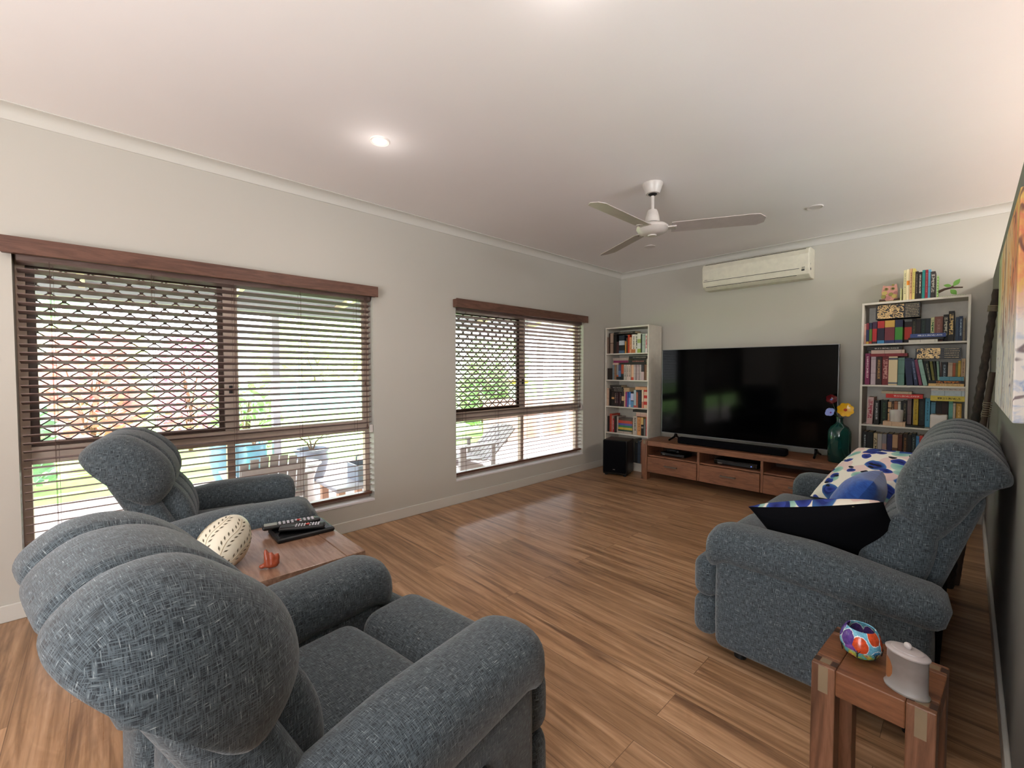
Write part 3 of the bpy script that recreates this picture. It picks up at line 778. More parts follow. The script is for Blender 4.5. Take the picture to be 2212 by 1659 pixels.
# ------------------------------------------------------------------ television and its cabinet
def tv_unit():
    r = thing('tv_cabinet', 'long low reddish timber television cabinet with three drawers', 'cabinet', (1.62, -.41, 0))
    x0, x1, y0, y1 = -.935, .935, -.225, .205
    m = MB(); m.box(x0 + .07, x1 - .07, y0 + .004, y1, .385, .44); m.build('cabinet_top', M['acacia'], r, smooth=False, bevel=.003)
    for s in (-1, 1):
        xa = s * .90; 
        for y in (y0 + .035, y1 - .035):
            m = MB(); m.box(xa - .035, xa + .035, y - .035, y + .035, 0, .44); m.build('leg', M['acacia_z'], r, smooth=False, bevel=.003)
        m = MB(); m.box(xa - .014, xa + .014, y0 - .001, y0 + .07, .40, .4415); m.build('joint_inlay', M['inlay'], r, smooth=False)
        m = MB(); m.box(xa - .03, xa + .03, y0 + .07, y1 - .07, .10, .44); m.build('side_panel', M['acacia_y'], r, smooth=False)
    m = MB(); m.box(x0 + .07, x1 - .07, y1 - .03, y1 - .01, .09, .385); m.build('back_panel', M['inlay_dark'], r, smooth=False)  # dark colour stands in for the shade inside the bays
    m = MB(); m.box(x0 + .07, x1 - .07, y0 + .02, y1 - .03, .265, .28); m.build('shelf', M['acacia'], r, smooth=False, bevel=.002)
    m = MB(); m.box(x0 + .07, x1 - .07, y0 + .03, y1 - .03, .085, .10); m.build('bottom_panel', M['acacia'], r, smooth=False)
    cuts = [-.865, -.295, .295, .865]
    for k in (1, 2):
        m = MB(); m.box(cuts[k] - .012, cuts[k] + .012, y0 + .006, y1 - .03, .09, .385); m.build('divider', M['acacia_z'], r, smooth=False, bevel=.002)
    for k in range(3):
        a, b = cuts[k] + (.015 if k else .004), cuts[k + 1] - (.015 if k < 2 else .004)
        m = MB(); m.box(a, b, y0 - .002, y0 + .022, .09, .262); d = m.build('drawer', M['acacia'], r, smooth=False, bevel=.004)
        m = MB(); c = (a + b) / 2
        m.box(c - .07, c + .07, y0 - .02, y0 - .012, .178, .192); m.box(c - .07, c - .058, y0 - .014, y0 - .002, .178, .192); m.box(c + .058, c + .07, y0 - .014, y0 - .002, .178, .192)
        tag(m.build('drawer_handle', M['pewter'], d, smooth=False), 'grey bar handle')
tv_unit()
def television():
    r = thing('television', 'large black flat screen television standing on the timber cabinet', 'television', (1.615, -.37, .44))
    w, z0, z1 = .815, .082, 1.013
    m = MB(); m.box(-w, w, -.012, .028, z0, z1); m.build('rear_housing', M['darkgrey'], r, smooth=False, bevel=.004)
    m = MB()
    m.box(-w - .005, -w, -.016, .02, z0 - .004, z1 + .004); m.box(w, w + .005, -.016, .02, z0 - .004, z1 + .004)
    m.box(-w, w, -.016, .02, z1, z1 + .005); m.box(-w, w, -.016, .02, z0 - .004, z0); tag(m.build('bezel', M['bezel'], r, smooth=False), 'thin silver bezel')
    m = MB(); m.box(-w, w, -.0155, -.0125, z0, z1); m.build('screen', M['screen'], r, smooth=False)
    for s in (-1, 1):
        m = MB(); m.tube([(s * .66, .03, z0 + .02), (s * .665, -.01, .04), (s * .675, -.12, .012)], [.014, .012, .01], 8); m.tube([(s * .66, .0, z0 + .02), (s * .665, .04, .04), (s * .675, .12, .012)], [.012, .012, .01], 8); m.build('foot', M['blackgloss'], r)
    m = MB(); m.box(-.03, .03, -.018, -.012, z0 - .012, z0 - .004); m.build('logo_plate', M['steel'], r, smooth=False)
television()
def soundbar():
    r = thing('soundbar', 'long black soundbar on the cabinet below the television', 'soundbar', (1.585, -.535, .4406))
    m = MB(); m.rbox((0, 0, .035), (1.02, .09, .062), .014); m.build('grille_body', M['cloth_black'], r)
    m = MB(); m.box(-.50, .50, -.03, .03, .064, .068); m.build('top_plate', M['blackgloss'], r, smooth=False)
    m = MB()
    for s in (-1, 1): m.box(s * .4 - .02, s * .4 + .02, -.03, .03, 0, .006)
    m.build('rubber_foot', M['black'], r, smooth=False)
soundbar()
def box_device(name, label, cat, x, y, w, d, h, lamp=False):
    r = thing(name, label, cat, (x, y, .281))
    m = MB(); m.rbox((0, 0, h / 2 + .004), (w, d, h), .006); m.build('casing', M['blackgloss'], r)
    m = MB(); m.box(-w * .42, w * .42, -d / 2 - .001, -d / 2 + .003, .012, h - .008); m.build('front_panel', M['black'], r, smooth=False)
    m = MB(); m.box(-w * .4, -w * .3, -d / 2 - .003, -d / 2, .014, .02); m.build('slot', M['steel'], r, smooth=False)
    if lamp:
        m = MB(); m.box(w * .36, w * .375, -d / 2 - .004, -d / 2, h * .45, h * .45 + .005); m.build('indicator_light', emis('blue_led', '6080ff', 2), r, smooth=False)
    m = MB()
    for s in (-1, 1): m.box(s * w * .4 - .01, s * w * .4 + .01, -d * .4, d * .4, 0, .005)
    m.build('rubber_foot', M['black'], r, smooth=False)
box_device('game_console', 'black box with a handset on it in the left cabinet bay', 'game console', 1.01, -.46, .27, .2, .035)
box_device('media_player', 'black media player with a blue light in the middle cabinet bay', 'media player', 1.66, -.46, .40, .22, .05, True)
def handset():
    r = thing('game_controller', 'dark handset lying on the box in the left cabinet bay', 'controller', (1.0, -.5, .3205))
    m = MB(); m.tube([(-.06, -.03, .02), (-.045, 0, .022), (0, .01, .022), (.045, 0, .022), (.06, -.03, .02)], [.012, .02, .018, .02, .012], 10); m.build('shell', M['darkgrey'], r)
    for s in (-1, 1):
        m = MB(); m.lathe([(.006, 0), (.006, .01), (.01, .012), (.009, .016)], 10, (s * .03, 0, .038)); m.build('thumb_stick', M['black'], r)
handset()
def subwoofer():
    r = thing('subwoofer', 'black subwoofer box on the floor in the corner by the left bookcase', 'speaker', (.375, -.625, 0), math.radians(15))
    m = MB(); m.rbox((0, .01, .215), (.285, .28, .40), .012); m.build('cabinet_box', M['black'], r)
    m = MB(); m.rbox((0, -.138, .225), (.27, .03, .37), .012); m.build('grille_cloth', M['cloth_black'], r)
    m = MB(); m.box(-.012, .012, -.156, -.152, .075, .082); m.build('badge', M['steel'], r, smooth=False)
    for sx in (-1, 1):
        for sy in (-1, 1):
            m = MB(); m.lathe([(.016, 0), (.018, .016)], 12, (sx * .11, sy * .1, 0)); m.build('foot', M['darkgrey'], r)
subwoofer()

# ------------------------------------------------------------------ tables
def side_table():
    r = thing('side_table', 'small square timber side table in front of the sofa arm, with pale joint inlays', 'table', (3.068, -3.535, 0), math.radians(-3.5))
    a, t = .125, .43
    m = MB(); m.box(-a + .055, a - .055, -a, a, t - .07, t); m.build('table_top', M['stool'], r, smooth=False, bevel=.003)
    for xa, xb in ((-a, -a + .0545), (a - .0545, a)):
        m = MB(); m.box(xa, xb, -a + .055, a - .055, t - .05, t); m.build('side_rail', M['stool'], r, smooth=False, bevel=.003)
    for sx in (-1, 1):
        for sy in (-1, 1):
            x, y = sx * (a - .0275), sy * (a - .0275)
            m = MB(); m.box(x - .0272, x + .0272, y - .0272, y + .0272, 0, t); l = m.build('leg', M['stool_z'], r, smooth=False, bevel=.003)
            m = MB(); m.box(x - .011, x + .011, y + sy * .0268 - .001, y + sy * .0268 + .001, t - .075, t - .003); m.box(x - .011, x + .011, y - .012, y + .012, t - .001, t + .0008)
            m.build('joint_inlay', M['inlay'], l, smooth=False)
            m = MB(); m.box(x - .0262, x - .013, y - .012, y + .012, t - .001, t + .0006); m.box(x + .013, x + .0262, y - .012, y + .012, t - .001, t + .0006); m.build('dark_inlay', M['inlay_dark'], l, smooth=False)
side_table()
def lamp_table():
    r = thing('lamp_table', 'square timber lamp table between the two recliners', 'table', (1.31, -4.595, 0))
    x0, x1, y0, y1, t = -.28, .28, -.28, .28, .52
    b = .075
    for ya, yb in ((y1 - b, y1), (y0, y0 + b)):
        m = MB(); m.box(x0, x1, ya, yb, t - .045, t); m.build('top_border', M['lamptop'], r, smooth=False, bevel=.003)
    m = MB(); m.box(x0, x1, y0 + b + .001, y1 - b - .001, t - .045, t - .0005); m.build('table_top', M['lamptop'], r, smooth=False, bevel=.002)
    m = MB(); m.box(x0 + .02, x1 - .02, y0 + .02, y1 - .02, t - .16, t - .045); m.build('apron', M['lamptop'], r, smooth=False)
    for sx in (-1, 1):
        for sy in (-1, 1):
            m = MB(); x, y = sx * (.28 - .045), sy * (.28 - .045); m.box(x - .035, x + .035, y - .035, y + .035, 0, t - .045); m.build('leg', M['lamptop'], r, smooth=False, bevel=.003)
lamp_table()

# things on the lamp table
def egg():
    r = thing('egg_ornament', 'cream ceramic egg with cut-out leaf sprays on the lamp table', 'ornament', (1.376, -4.745, .526))
    tilt = Matrix.Translation((0, 0, .0865)) @ Matrix.Rotation(math.radians(-50), 4, Vector((.75, .66, 0)))
    mt = plain('cream_ceramic', 'd2cab6', .45, var=.02); cut = plain('leaf_cutout_shadow', '5a5242', .9)
    R0, HL = .082, .099
    def R(z):  # egg radius along its axis, z in -1..1
        return R0 * math.sqrt(max(0, 1 - z * z)) * (1 + .14 * z * -1)
    pr = [(max(.0005, R(math.sin(-PI / 2 + PI * k / 28))), HL * math.sin(-PI / 2 + PI * k / 28)) for k in range(29)]
    m = MB(); m.lathe(pr, 40, M=tilt); m.build('shell', mt, r)
    lf = MB(); vn = MB()
    def surf(th, z, off=.0006):
        q = R(z) + off; return Vector((q * math.cos(th), q * math.sin(th), HL * z))
    for v in range(8):
        t0 = v * 2 * PI / 8
        vn.tube([surf(t0 + .10 * math.sin(z * 4), z, .0002) for z in [-.8 + .1 * i for i in range(16)]], .0009, 5, M=tilt)
        for k in range(9):
            z = -.75 + k * .17
            for s in (-1, 1):
                th = t0 + .10 * math.sin(z * 4) + s * .16; c = surf(th, z)
                n = Vector((math.cos(th), math.sin(th), .8 * z)).normalized(); up = Vector((0, 0, 1)); tx = up.cross(n).normalized(); ty = n.cross(tx)
                d = (ty * .8 + tx * s * .6).normalized(); e = n.cross(d); L, w = .0085, .0028
                b = len(lf.v)
                lf.v += [tuple(tilt @ (c - d * L)), tuple(tilt @ (c + e * w + n * .0004)), tuple(tilt @ (c + d * L)), tuple(tilt @ (c - e * w + n * .0004))]; lf.face((b, b + 1, b + 2, b + 3))
    lf.build('leaf_cutouts', cut, r, smooth=False); vn.build('vine_lines', plain('vine_groove', 'a89a7c', .7), r)
egg()
def tray():
    r = thing('tablet', 'black tablet in a case under the remote controls on the lamp table', 'tablet', (1.211, -4.433, .52), math.radians(88))
    m = MB(); m.rbox((0, 0, .009), (.23, .17, .018), .008); m.build('case', M['black'], r)
    m = MB(); m.box(-.105, .105, -.075, .075, .0178, .0188); m.build('screen', M['blackgloss'], r, smooth=False)
tray()
def remote(label, c, rz, L, silver, tilt=0):
    r = thing('remote_control', label, 'remote control', c, rz, 'remote controls on the lamp table'); r.rotation_euler = (0, tilt, rz)
    m = MB(); m.rbox((0, 0, .009), (L, .045, .018), .008, .002); m.build('casing', M['black'], r)
    m = MB(); m.box(-L / 2 + .006, -L / 2 + .055, -.018, .018, .0175, .0195); m.build('end_plate', M['steel'] if silver else M['darkgrey'], r, smooth=False)
    bm_ = MB()
    for i in range(9):
        for j in range(3):
            if (i, j) in ((4, 0), (5, 1)): continue
            bm_.rbox((-L / 2 + .066 + i * (L - .08) / 9, -.013 + j * .013, .0185), ((L - .08) / 9 * .62, .008, .005), .002, 0, 2, 1)
    tag(bm_.build('button_pad', plain('pale_rubber', 'c0bcc4', .6), r), 'pale buttons')
    m = MB(); m.lathe([(.008, 0), (.008, .0035), (.0, .004)], 12, (L * .12, 0, .0185)); m.build('red_button', plain('red_rubber', 'b03024', .5), r)
remote('long black remote with a silver end, nearer the window', (1.157, -4.456, .541), math.radians(78), .228, True)
remote('shorter black remote lying nearer the camera on the tablet', (1.236, -4.437, .541), math.radians(64), .18, False)
def figurine():
    r = thing('clay_figurine', 'small terracotta figurine with pointed tips near the edge of the lamp table', 'figurine', (1.503, -4.632, .52), math.radians(60))
    m = MB()
    m.sphere((0, 0, .016), .016, 14, 10, sc=(1.5, .8, 1)); m.sphere((-.026, 0, .009), .009, 12, 8, sc=(1.3, 1, .95))
    m.sphere((.014, .002, .018), .015, 12, 8, sc=(1, .9, 1.1))
    m.tube([(-.004, 0, .01), (-.008, 0, .038), (-.014, 0, .062), (-.016, 0, .07)], [.015, .013, .007, .003], 10)
    m.tube([(.008, 0, .014), (.006, 0, .04), (.002, 0, .058)], [.014, .011, .004], 10)
    m.tube([(.018, .006, .014), (.020, .008, .036), (.022, .006, .05)], [.012, .01, .005], 10)
    o = m.build('figure_body', plain('terracotta_glaze', '8e4026', .35), r)
    md = o.modifiers.new('blend', 'REMESH'); md.mode = 'VOXEL'; md.voxel_size = .0026; md.use_smooth_shade = True
    md = o.modifiers.new('soft', 'SMOOTH'); md.iterations = 6; md.factor = .5
figurine()
# things on the side table
def painted_glass():
    t = NT('painted_glass'); co = t.coord('Object'); x, y, z = t.sep(co)
    ang = t.math('ARCTAN2', y, x)
    cb = t.N('ShaderNodeCombineXYZ'); t.L(t.math('MULTIPLY', ang, .045), cb.inputs[0]); t.L(t.math('MULTIPLY', z, .8), cb.inputs[1])
    v = t.N('ShaderNodeTexVoronoi'); v.voronoi_dimensions = '2D'; v.inputs['Scale'].default_value = 27; v.inputs['Randomness'].default_value = .7; t.L(cb.outputs[0], v.inputs['Vector'])
    pk = t.sep(v.outputs['Color'])[0]; d = t.math('ADD', v.outputs['Distance'], t.math('MULTIPLY', t.noise(co, 130, 2), .16))
    crown = t.ramp(pk, [(0, hexc('d0502a')), (.32, hexc('3f8cb4')), (.5, hexc('5b3f86')), (.72, hexc('d8642e')), (.88, hexc('7a4a96'))], 'CONSTANT')
    low = t.ramp(t.noise(co, 55, 3), [(.36, hexc('b84a5a')), (.45, hexc('d0b84a')), (.54, hexc('7fa84a')), (.62, hexc('58a0ac'))])
    sky = t.mix(low, hexc('6cb0c8'), t.ramp(z, [(.022, (0, 0, 0, 1)), (.034, (1, 1, 1, 1))]))
    hi = t.math('GREATER_THAN', z, .028)
    c = t.mix(sky, hexc('d8e4e4'), t.math('MULTIPLY', hi, t.math('LESS_THAN', d, .60)))
    c = t.mix(c, crown, t.math('MULTIPLY', hi, t.math('LESS_THAN', d, .555)))
    n = t.noise(co, 120, 2)
    c = t.mix(c, t.ramp(n, [(.4, (.8, .8, .85, 1)), (.6, (1.1, 1.1, 1.1, 1))]), 1, 'MULTIPLY')
    return t.set(c, .12, 0, .5)
def bowl():
    r = thing('candle_bowl', 'round hand painted candle bowl with bright trees on the side table', 'bowl', (3.025, -3.525, .43))
    m = MB(); pr = [(.012, .001), (.028, .0015), (.04, .012), (.0475, .032), (.0475, .048), (.042, .068), (.034, .08), (.0325, .0805), (.031, .079), (.039, .066), (.0445, .048), (.0445, .032), (.037, .013), (.02, .005), (.001, .005)]
    m.lathe(pr, 40); m.build('glass_wall', painted_glass(), r)
    tr = MB()
    for k in range(7):
        a = k * 2 * PI / 7 + .2
        def sp(da, z):
            rr = .0485 * math.sqrt(max(.1, 1 - ((z - .04) / .052) ** 2)) ** .6 + .0006; return (rr * math.cos(a + da), rr * math.sin(a + da), z)
        tr.tube([sp(0, .014), sp(.02, .024), sp(.0, .034)], [.0016, .0012, .0006], 5); tr.tube([sp(.015, .024), sp(.16, .035)], [.001, .0005], 5); tr.tube([sp(.01, .022), sp(-.15, .034)], [.001, .0005], 5)
    tr.build('tree_trunks', M['black'], r)
bowl()
def jar():
    r = thing('lidded_jar', 'oval frosted glass jar with a knobbed lid at the edge of the side table', 'jar', (3.128, -3.612, .43), math.radians(-20)); r.scale = (.9, .9, .9)
    t = NT('frosted_glass'); n = t.noise(t.coord('Object'), 14, 3)
    z = t.sep(t.coord('Object'))[2]
    c = t.mix(t.ramp(n, [(.4, hexc('968c86')), (.7, hexc('b0a8a4'))]), hexc('b8b2ae'), t.ramp(z, [(.02, (1, 1, 1, 1)), (.05, (0, 0, 0, 1))]))
    fr = t.set(c, .35, 0, .4, Transmission_Weight=.45, Subsurface_Weight=.1)
    e = .72
    m = MB(); m.lathe([(.01, .0), (.05, 0), (.0515, .005), (.047, .01), (.046, .02), (.0455, .10), (.045, .104), (.02, .104)], 36); o = m.build('jar_body', fr, r); o.scale = (1, e, 1)
    l = MB(); l.lathe([(.01, .105), (.049, .105), (.05, .109), (.046, .1125), (.036, .114), (.035, .117), (.012, .119), (.001, .119)], 36); o = l.build('lid', plain('frosted_lid', 'ada4a2', .35), r); o.scale = (1, e, 1)
    M['lidk'] = plain('frosted_knob', 'b8b0ae', .3)
    k = MB(); k.sphere((0, 0, .126), .0095, 16, 10); k.build('lid_knob', M['lidk'], o)
    q = MB(); secs = []
    for i in range(9):
        a = math.radians(188 + i * 7); w = .030 * math.sqrt(max(0.02, 1 - ((i - 4) / 4.2) ** 2))
        secs.append([(.0464 * math.cos(a), .0464 * math.sin(a), .052 - w), (.0464 * math.cos(a), .0464 * math.sin(a), .052 + w)])
    q.loft(secs, False, False); o = q.build('label_patch', plain('amber_wax', '94603c', .4), r); o.scale = (1, e, 1)
jar()
# vase with glass flowers on the television cabinet
def vase():
    r = thing('bottle_vase', 'large green glass bottle vase at the right end of the television cabinet', 'vase', (2.465, -.47, .44))
    t = NT('green_glass'); t.noise(t.coord('Object'), 5)
    z = t.sep(t.coord('Object'))[2]
    g = t.set(t.ramp(z, [(0, hexc('0f3a38')), (.3, hexc('1d5650')), (.4, hexc('25463c'))]), .05, 0, .6, Transmission_Weight=.45, IOR=1.3, Coat_Weight=.6)
    m = MB(); m.lathe([(.02, 0), (.075, 0), (.082, .01), (.083, .22), (.08, .27), (.062, .305), (.032, .33), (.024, .345), (.024, .375), (.029, .38), (.029, .386), (.02, .386), (.02, .35), (.001, .345)], 36); m.build('bottle', g, r)
    def flower(label, c, n, R, mat, cm, lean, petal=.55):
        f = thing('glass_flower', label, 'flower', (2.465, -.47, .44), 0, 'glass flowers in the bottle vase')
        top = Vector(c); b0 = Vector((0, 0, .33)); s = MB(); s.tube([(top.x * .12, top.y * .12, .352), (top.x * .25, top.y * .2, .39), tuple(top)], .003, 6); s.build('stem', plain('green_wire', '2a4030', .4), f)
        q = Vector(lean).to_track_quat('Z', 'Y').to_matrix().to_4x4(); q.translation = top
        pm = MB()
        secs = []
        for k in range(6):
            rr = R * (k + .3) / 5.3; secs.append([(rr * (1 + .14 * abs(math.sin(n * a / 2)) * (k / 5) - .10 * (k / 5)) * math.cos(a), rr * (1 + .14 * abs(math.sin(n * a / 2)) * (k / 5) - .1 * (k / 5)) * math.sin(a), R * .35 * (k / 5) ** 2 * petal) for a in [2 * PI * i / 48 for i in range(48)]])
        pm.loft(secs, True, False, M=q); pm.build('petals', mat, f)
        cm_ = MB(); cm_.sphere((0, 0, R * .06), R * .2, 12, 8, sc=(1, 1, .6), M=q); cm_.build('flower_centre', cm, f)
    flower('yellow glass flower with a red centre in the green vase', (.045, -.06, .455), 8, .058, plain('yellow_glass', 'dba81c', .15), plain('red_centre', 'b83018', .2), (.25, -1, .25))
    flower('dark red glass flower at the top of the green vase', (-.062, -.005, .535), 6, .04, plain('ruby_glass', '5a1018', .12), plain('blue_centre', '7090d0', .2), (.25, -1, .35), 1.3)
    flower('lilac blue glass flower drooping over the left side of the green vase', (-.055, -.055, .425), 4, .038, plain('lilac_glass', '8a98d8', .15), plain('violet_centre', '7a3a80', .2), (-.35, -1, .5), 1.2)
vase()

# ------------------------------------------------------------------ fan, air conditioner, downlights, painting, pole
def fan():
    r = thing('ceiling_fan', 'white three blade ceiling fan hanging from the ceiling', 'fan', (1.70, -2.295, H))
    w = M['whitegloss']
    m = MB(); m.lathe([(.02, 0), (.068, 0), (.068, -.006), (.048, -.062), (.044, -.068), (.02, -.068)], 32); m.build('canopy', w, r)
    m = MB(); m.lathe([(.018, -.066), (.03, -.07), (.014, -.082)], 20); m.build('canopy_collar', M['black'], r)
    m = MB(); m.lathe([(.0115, -.07), (.0115, -.19)], 16); m.build('downrod', w, r)
    m = MB(); m.lathe([(.013, -.175), (.03, -.178), (.036, -.19), (.046, -.225), (.05, -.262), (.02, -.264)], 32); m.build('motor_cover', w, r)
    m = MB(); m.lathe([(.03, -.262), (.052, -.264), (.052, -.27), (.03, -.272)], 28); m.build('motor_gap', M['black'], r)
    m = MB(); m.lathe([(.04, -.27), (.085, -.276), (.104, -.29), (.106, -.305), (.09, -.328), (.06, -.342), (.03, -.346), (.028, -.353), (.001, -.355)], 40); m.build('motor_housing', w, r)
    for k, a in enumerate((-90, 28.5, 151.5)):
        b = MB(); secs = []
        for i in range(15):
            t = i / 14; x = .125 + .56 * t; wd = (.062 + .006 * t) * (1 if t < .9 else math.sqrt(max(0, 1 - ((t - .9) / .1) ** 2)) * .55 + .45)
            th = math.radians(-12); sh = .012 * (1 if t > .9 else 0) * ((t - .9) / .1)
            p = [(-wd, -.0025), (wd, -.0025), (wd, .0025), (-wd, .0025)]
            secs.append([(x, (u + sh) * math.cos(th) - v * math.sin(th), -.303 + (u + sh) * math.sin(th) + v * math.cos(th)) for u, v in p])
        b.loft(secs, True, True, M=Matrix.Rotation(math.radians(a), 4, 'Z')); o = b.build('blade', M['blade'], r, smooth=False)
        br = MB(); br.box(.08, .155, -.03, .03, -.309, -.302, M=Matrix.Rotation(math.radians(a), 4, 'Z')); br.build('blade_bracket', w, o, smooth=False)
        sc = MB()
        for yy in (-.018, .018): sc.lathe([(.005, 0), (.005, -.004), (.001, -.005)], 8, M=Matrix.Rotation(math.radians(a), 4, 'Z') @ Matrix.Translation((.145, yy, -.309)))
        sc.build('screw', M['steel'], o)
M['blade'] = plain('fan_blade_white', 'b4aaa6', .45)
fan()
def aircon():
    r = thing('air_conditioner', 'white split system air conditioner on the wall above the television', 'air conditioner', (1.66, 0, 2.11))
    hw = .50; w = M['acwhite']
    prof = [(0, .0), (-.13, .0), (-.19, .03), (-.205, .085), (-.215, .22), (-.195, .272), (-.15, .288), (0, .288)]
    m = MB(); m.loft([[(x, y, z) for y, z in prof] for x in (-hw, -hw + .012, hw - .012, hw)], True, True); m.build('casing', w, r, smooth=False, bevel=.008)
    m = MB(); m.loft([[(x, y, z) for y, z in ((-.209, .088), (-.2205, .215), (-.2165, .2155), (-.203, .09))] for x in (-hw + .012, hw - .075)], True, True); m.build('front_panel', w, r, smooth=False, bevel=.002)
    m = MB(); m.loft([[(x, y, z) for y, z in ((-.20, .085), (-.193, .036), (-.186, .036), (-.193, .085))] for x in (-hw + .03, hw - .10)], True, True); m.build('louvre', w, r, smooth=False, bevel=.002)
    m = MB(); m.loft([[(x, y, z) for y, z in ((-.187, .034), (-.1895, .028), (-.17, .024), (-.17, .034))] for x in (-hw + .035, hw - .105)], True, True); m.build('outlet_slot', M['black'], r, smooth=False)
    m = MB(); m.box(-hw + .03, hw - .03, -.2005, -.194, .2655, .2695); m.build('intake_slot', M['darkgrey'], r, smooth=False)
    m = MB(); m.box(-hw + .018, hw - .08, -.2155, -.2025, .0855, .0875); m.build('panel_seam', M['darkgrey'], r, smooth=False)
    d = MB(); d.box(hw - .062, hw - .038, -.2068, -.202, .062, .076); d.box(hw - .06, hw - .035, -.2078, -.203, .082, .085)
    for k in range(3): d.box(hw - .058 + .009 * k, hw - .054 + .009 * k, -.2085, -.204, .09, .098)
    d.build('display_marks', M['darkgrey'], r, smooth=False)
    d = MB(); d.box(-hw + .028, -hw + .06, -.2125, -.206, .1, .106); d.box(-hw + .066, -hw + .125, -.2122, -.206, .1015, .1035); d.build('maker_marks', M['steel'], r, smooth=False)
    d = MB(); d.box(hw - .001, hw + .0008, -.16, -.135, .07, .09); d.box(hw - .001, hw + .0008, -.155, -.15, .12, .135); d.build('rating_label', M['darkgrey'], r, smooth=False)
aircon()
def downlight(x, y, lit, label):
    r = thing('downlight', label, 'ceiling light', (x, y, H), 0, 'recessed ceiling downlights')
    m = MB(); m.lathe([(.038, -.003), (.052, -.007), (.056, -.003), (.056, -.0002), (.036, -.0002)], 32); m.build('trim_ring', M['whitegloss'] if not lit else M['ring_lit'], r)
    m = MB(); m.lathe([(.001, -.004), (.038, -.004), (.038, -.0005), (.001, -.0005)], 28); m.build('diffuser', M['lit'] if lit else M['unlit'], r)
M['lit'] = emis('lit_diffuser', 'fff4e4', 3); M['unlit'] = plain('unlit_diffuser', 'cfc8c4', .4); M['ring_lit'] = plain('lit_ring', 'f6efe8', .4)
downlight(.94, -3.909, True, 'glowing recessed downlight above the large window')
downlight(2.299, -3.945, True, 'glowing recessed downlight at the top edge of the picture')
downlight(2.36, -.995, False, 'unlit recessed downlight right of the fan')
downlight(.93, -.935, False, 'unlit recessed downlight left of the fan')
downlight(4.30, -1.4, True, 'recessed downlight beyond the low partition')

def canvas_art():
    r = thing('canvas_picture', 'canvas painting of pale branches in bright colours on the low partition', 'picture', (PW - .001, -3.075, 1.378))
    t = NT('painted_canvas'); co = t.coord('Object'); x, y, z = t.sep(co)
    n = t.noise(t.coord('Object', (1, 2.2, 1)), 4, 5, .65, 1.5); n2 = t.noise(t.coord('Object', (5, 9, 5)), 4, 4, .6, .8)
    far = t.math('MULTIPLY_ADD', y, -.55, .44)                       # 0 at the far end, 1 at the near end
    warm = t.ramp(t.math('ADD', t.math('MULTIPLY', n, .7), t.math('MULTIPLY', far, .5)), [(.30, hexc('86aa66')), (.44, hexc('b4c890')), (.52, hexc('dcc0a0')), (.60, hexc('d8a060')), (.68, hexc('d88060')), (.78, hexc('d8b868'))])
    low = t.ramp(n2, [(.28, hexc('5878bc')), (.38, hexc('b4bccc')), (.48, hexc('dcd6d0')), (.8, hexc('dcd6d2'))])
    c = t.mix(low, warm, t.ramp(t.math('ADD', z, t.math('MULTIPLY', n, .3)), [(.10, (0, 0, 0, 1)), (.22, (1, 1, 1, 1))]))
    vein = t.math('ABSOLUTE', t.math('SUBTRACT', t.noise(t.coord('Object', (1, 3, 1)), 3.2, 3, .5, 1.2), .5))
    c = t.mix(c, hexc('50343e'), t.ramp(vein, [(.006, (.8, .8, .8, 1)), (.016, (0, 0, 0, 1))]))
    trunk = t.math('ABSOLUTE', t.math('SUBTRACT', t.math('ADD', y, t.math('MULTIPLY', t.noise(co, 4, 3), .3)), .2))
    c = t.mix(c, hexc('6a4048'), t.ramp(trunk, [(.012, (.7, .7, .7, 1)), (.03, (0, 0, 0, 1))]))
    m = MB(); m.box(-.042, -.004, -.475, .475, -.267, .267); m.build('stretched_canvas', t.set(c, .8), r, smooth=False, bevel=.003)
    m = MB(); m.box(-.02, -.003, -.44, .44, .20, .24); m.build('stretcher_bar', M['inlay'], r, smooth=False)
canvas_art()
def pole(label, p0, p1, r0, mat, ribs, band):
    r = thing('carved_pole', label, 'pole', p0, 0, 'poles leaning in the corner'); d = Vector(p1) - Vector(p0)
    n = 60; m = MB(); pts = []; rs = []
    for i in range(n + 1):
        t = i / n; pts.append(tuple(d * t)); rs.append(r0 * (1 - .35 * t) * (1 + ribs * (i % 2) + .08 * mnoise.noise(Vector((t * 12, r0 * 50, 0)))))
    m.tube(pts, rs, 10); m.build('shaft', mat, r)
    m = MB(); a, b = band
    for k in range(7):
        t = a + (b - a) * k / 7; m.tube([tuple(d * t), tuple(d * (t + (b - a) / 16))], r0 * 1.12, 10)
    m.build('binding_band', M['inlay'], r)
brk = (lambda t: t.set(t.ramp(t.noise(t.coord('Object', (9, 9, 3)), 4, 5, .7), [(.35, hexc('17120f')), (.6, hexc('352a22')), (.75, hexc('4e4034'))]), .9))(NT('ribbed_bark'))
pole('tall dark ribbed pole leaning in the corner behind the sofa', (3.165, -1.60, .0), (3.308, -1.60, 1.66), .021, brk, .22, (.93, .95))
pole('shorter brown pole with a pale binding, right of the ribbed pole', (3.19, -1.52, 0), (3.306, -1.52, 1.22), .019, plain('brown_cane', '4a382c', .7), .06, (.80, .87))
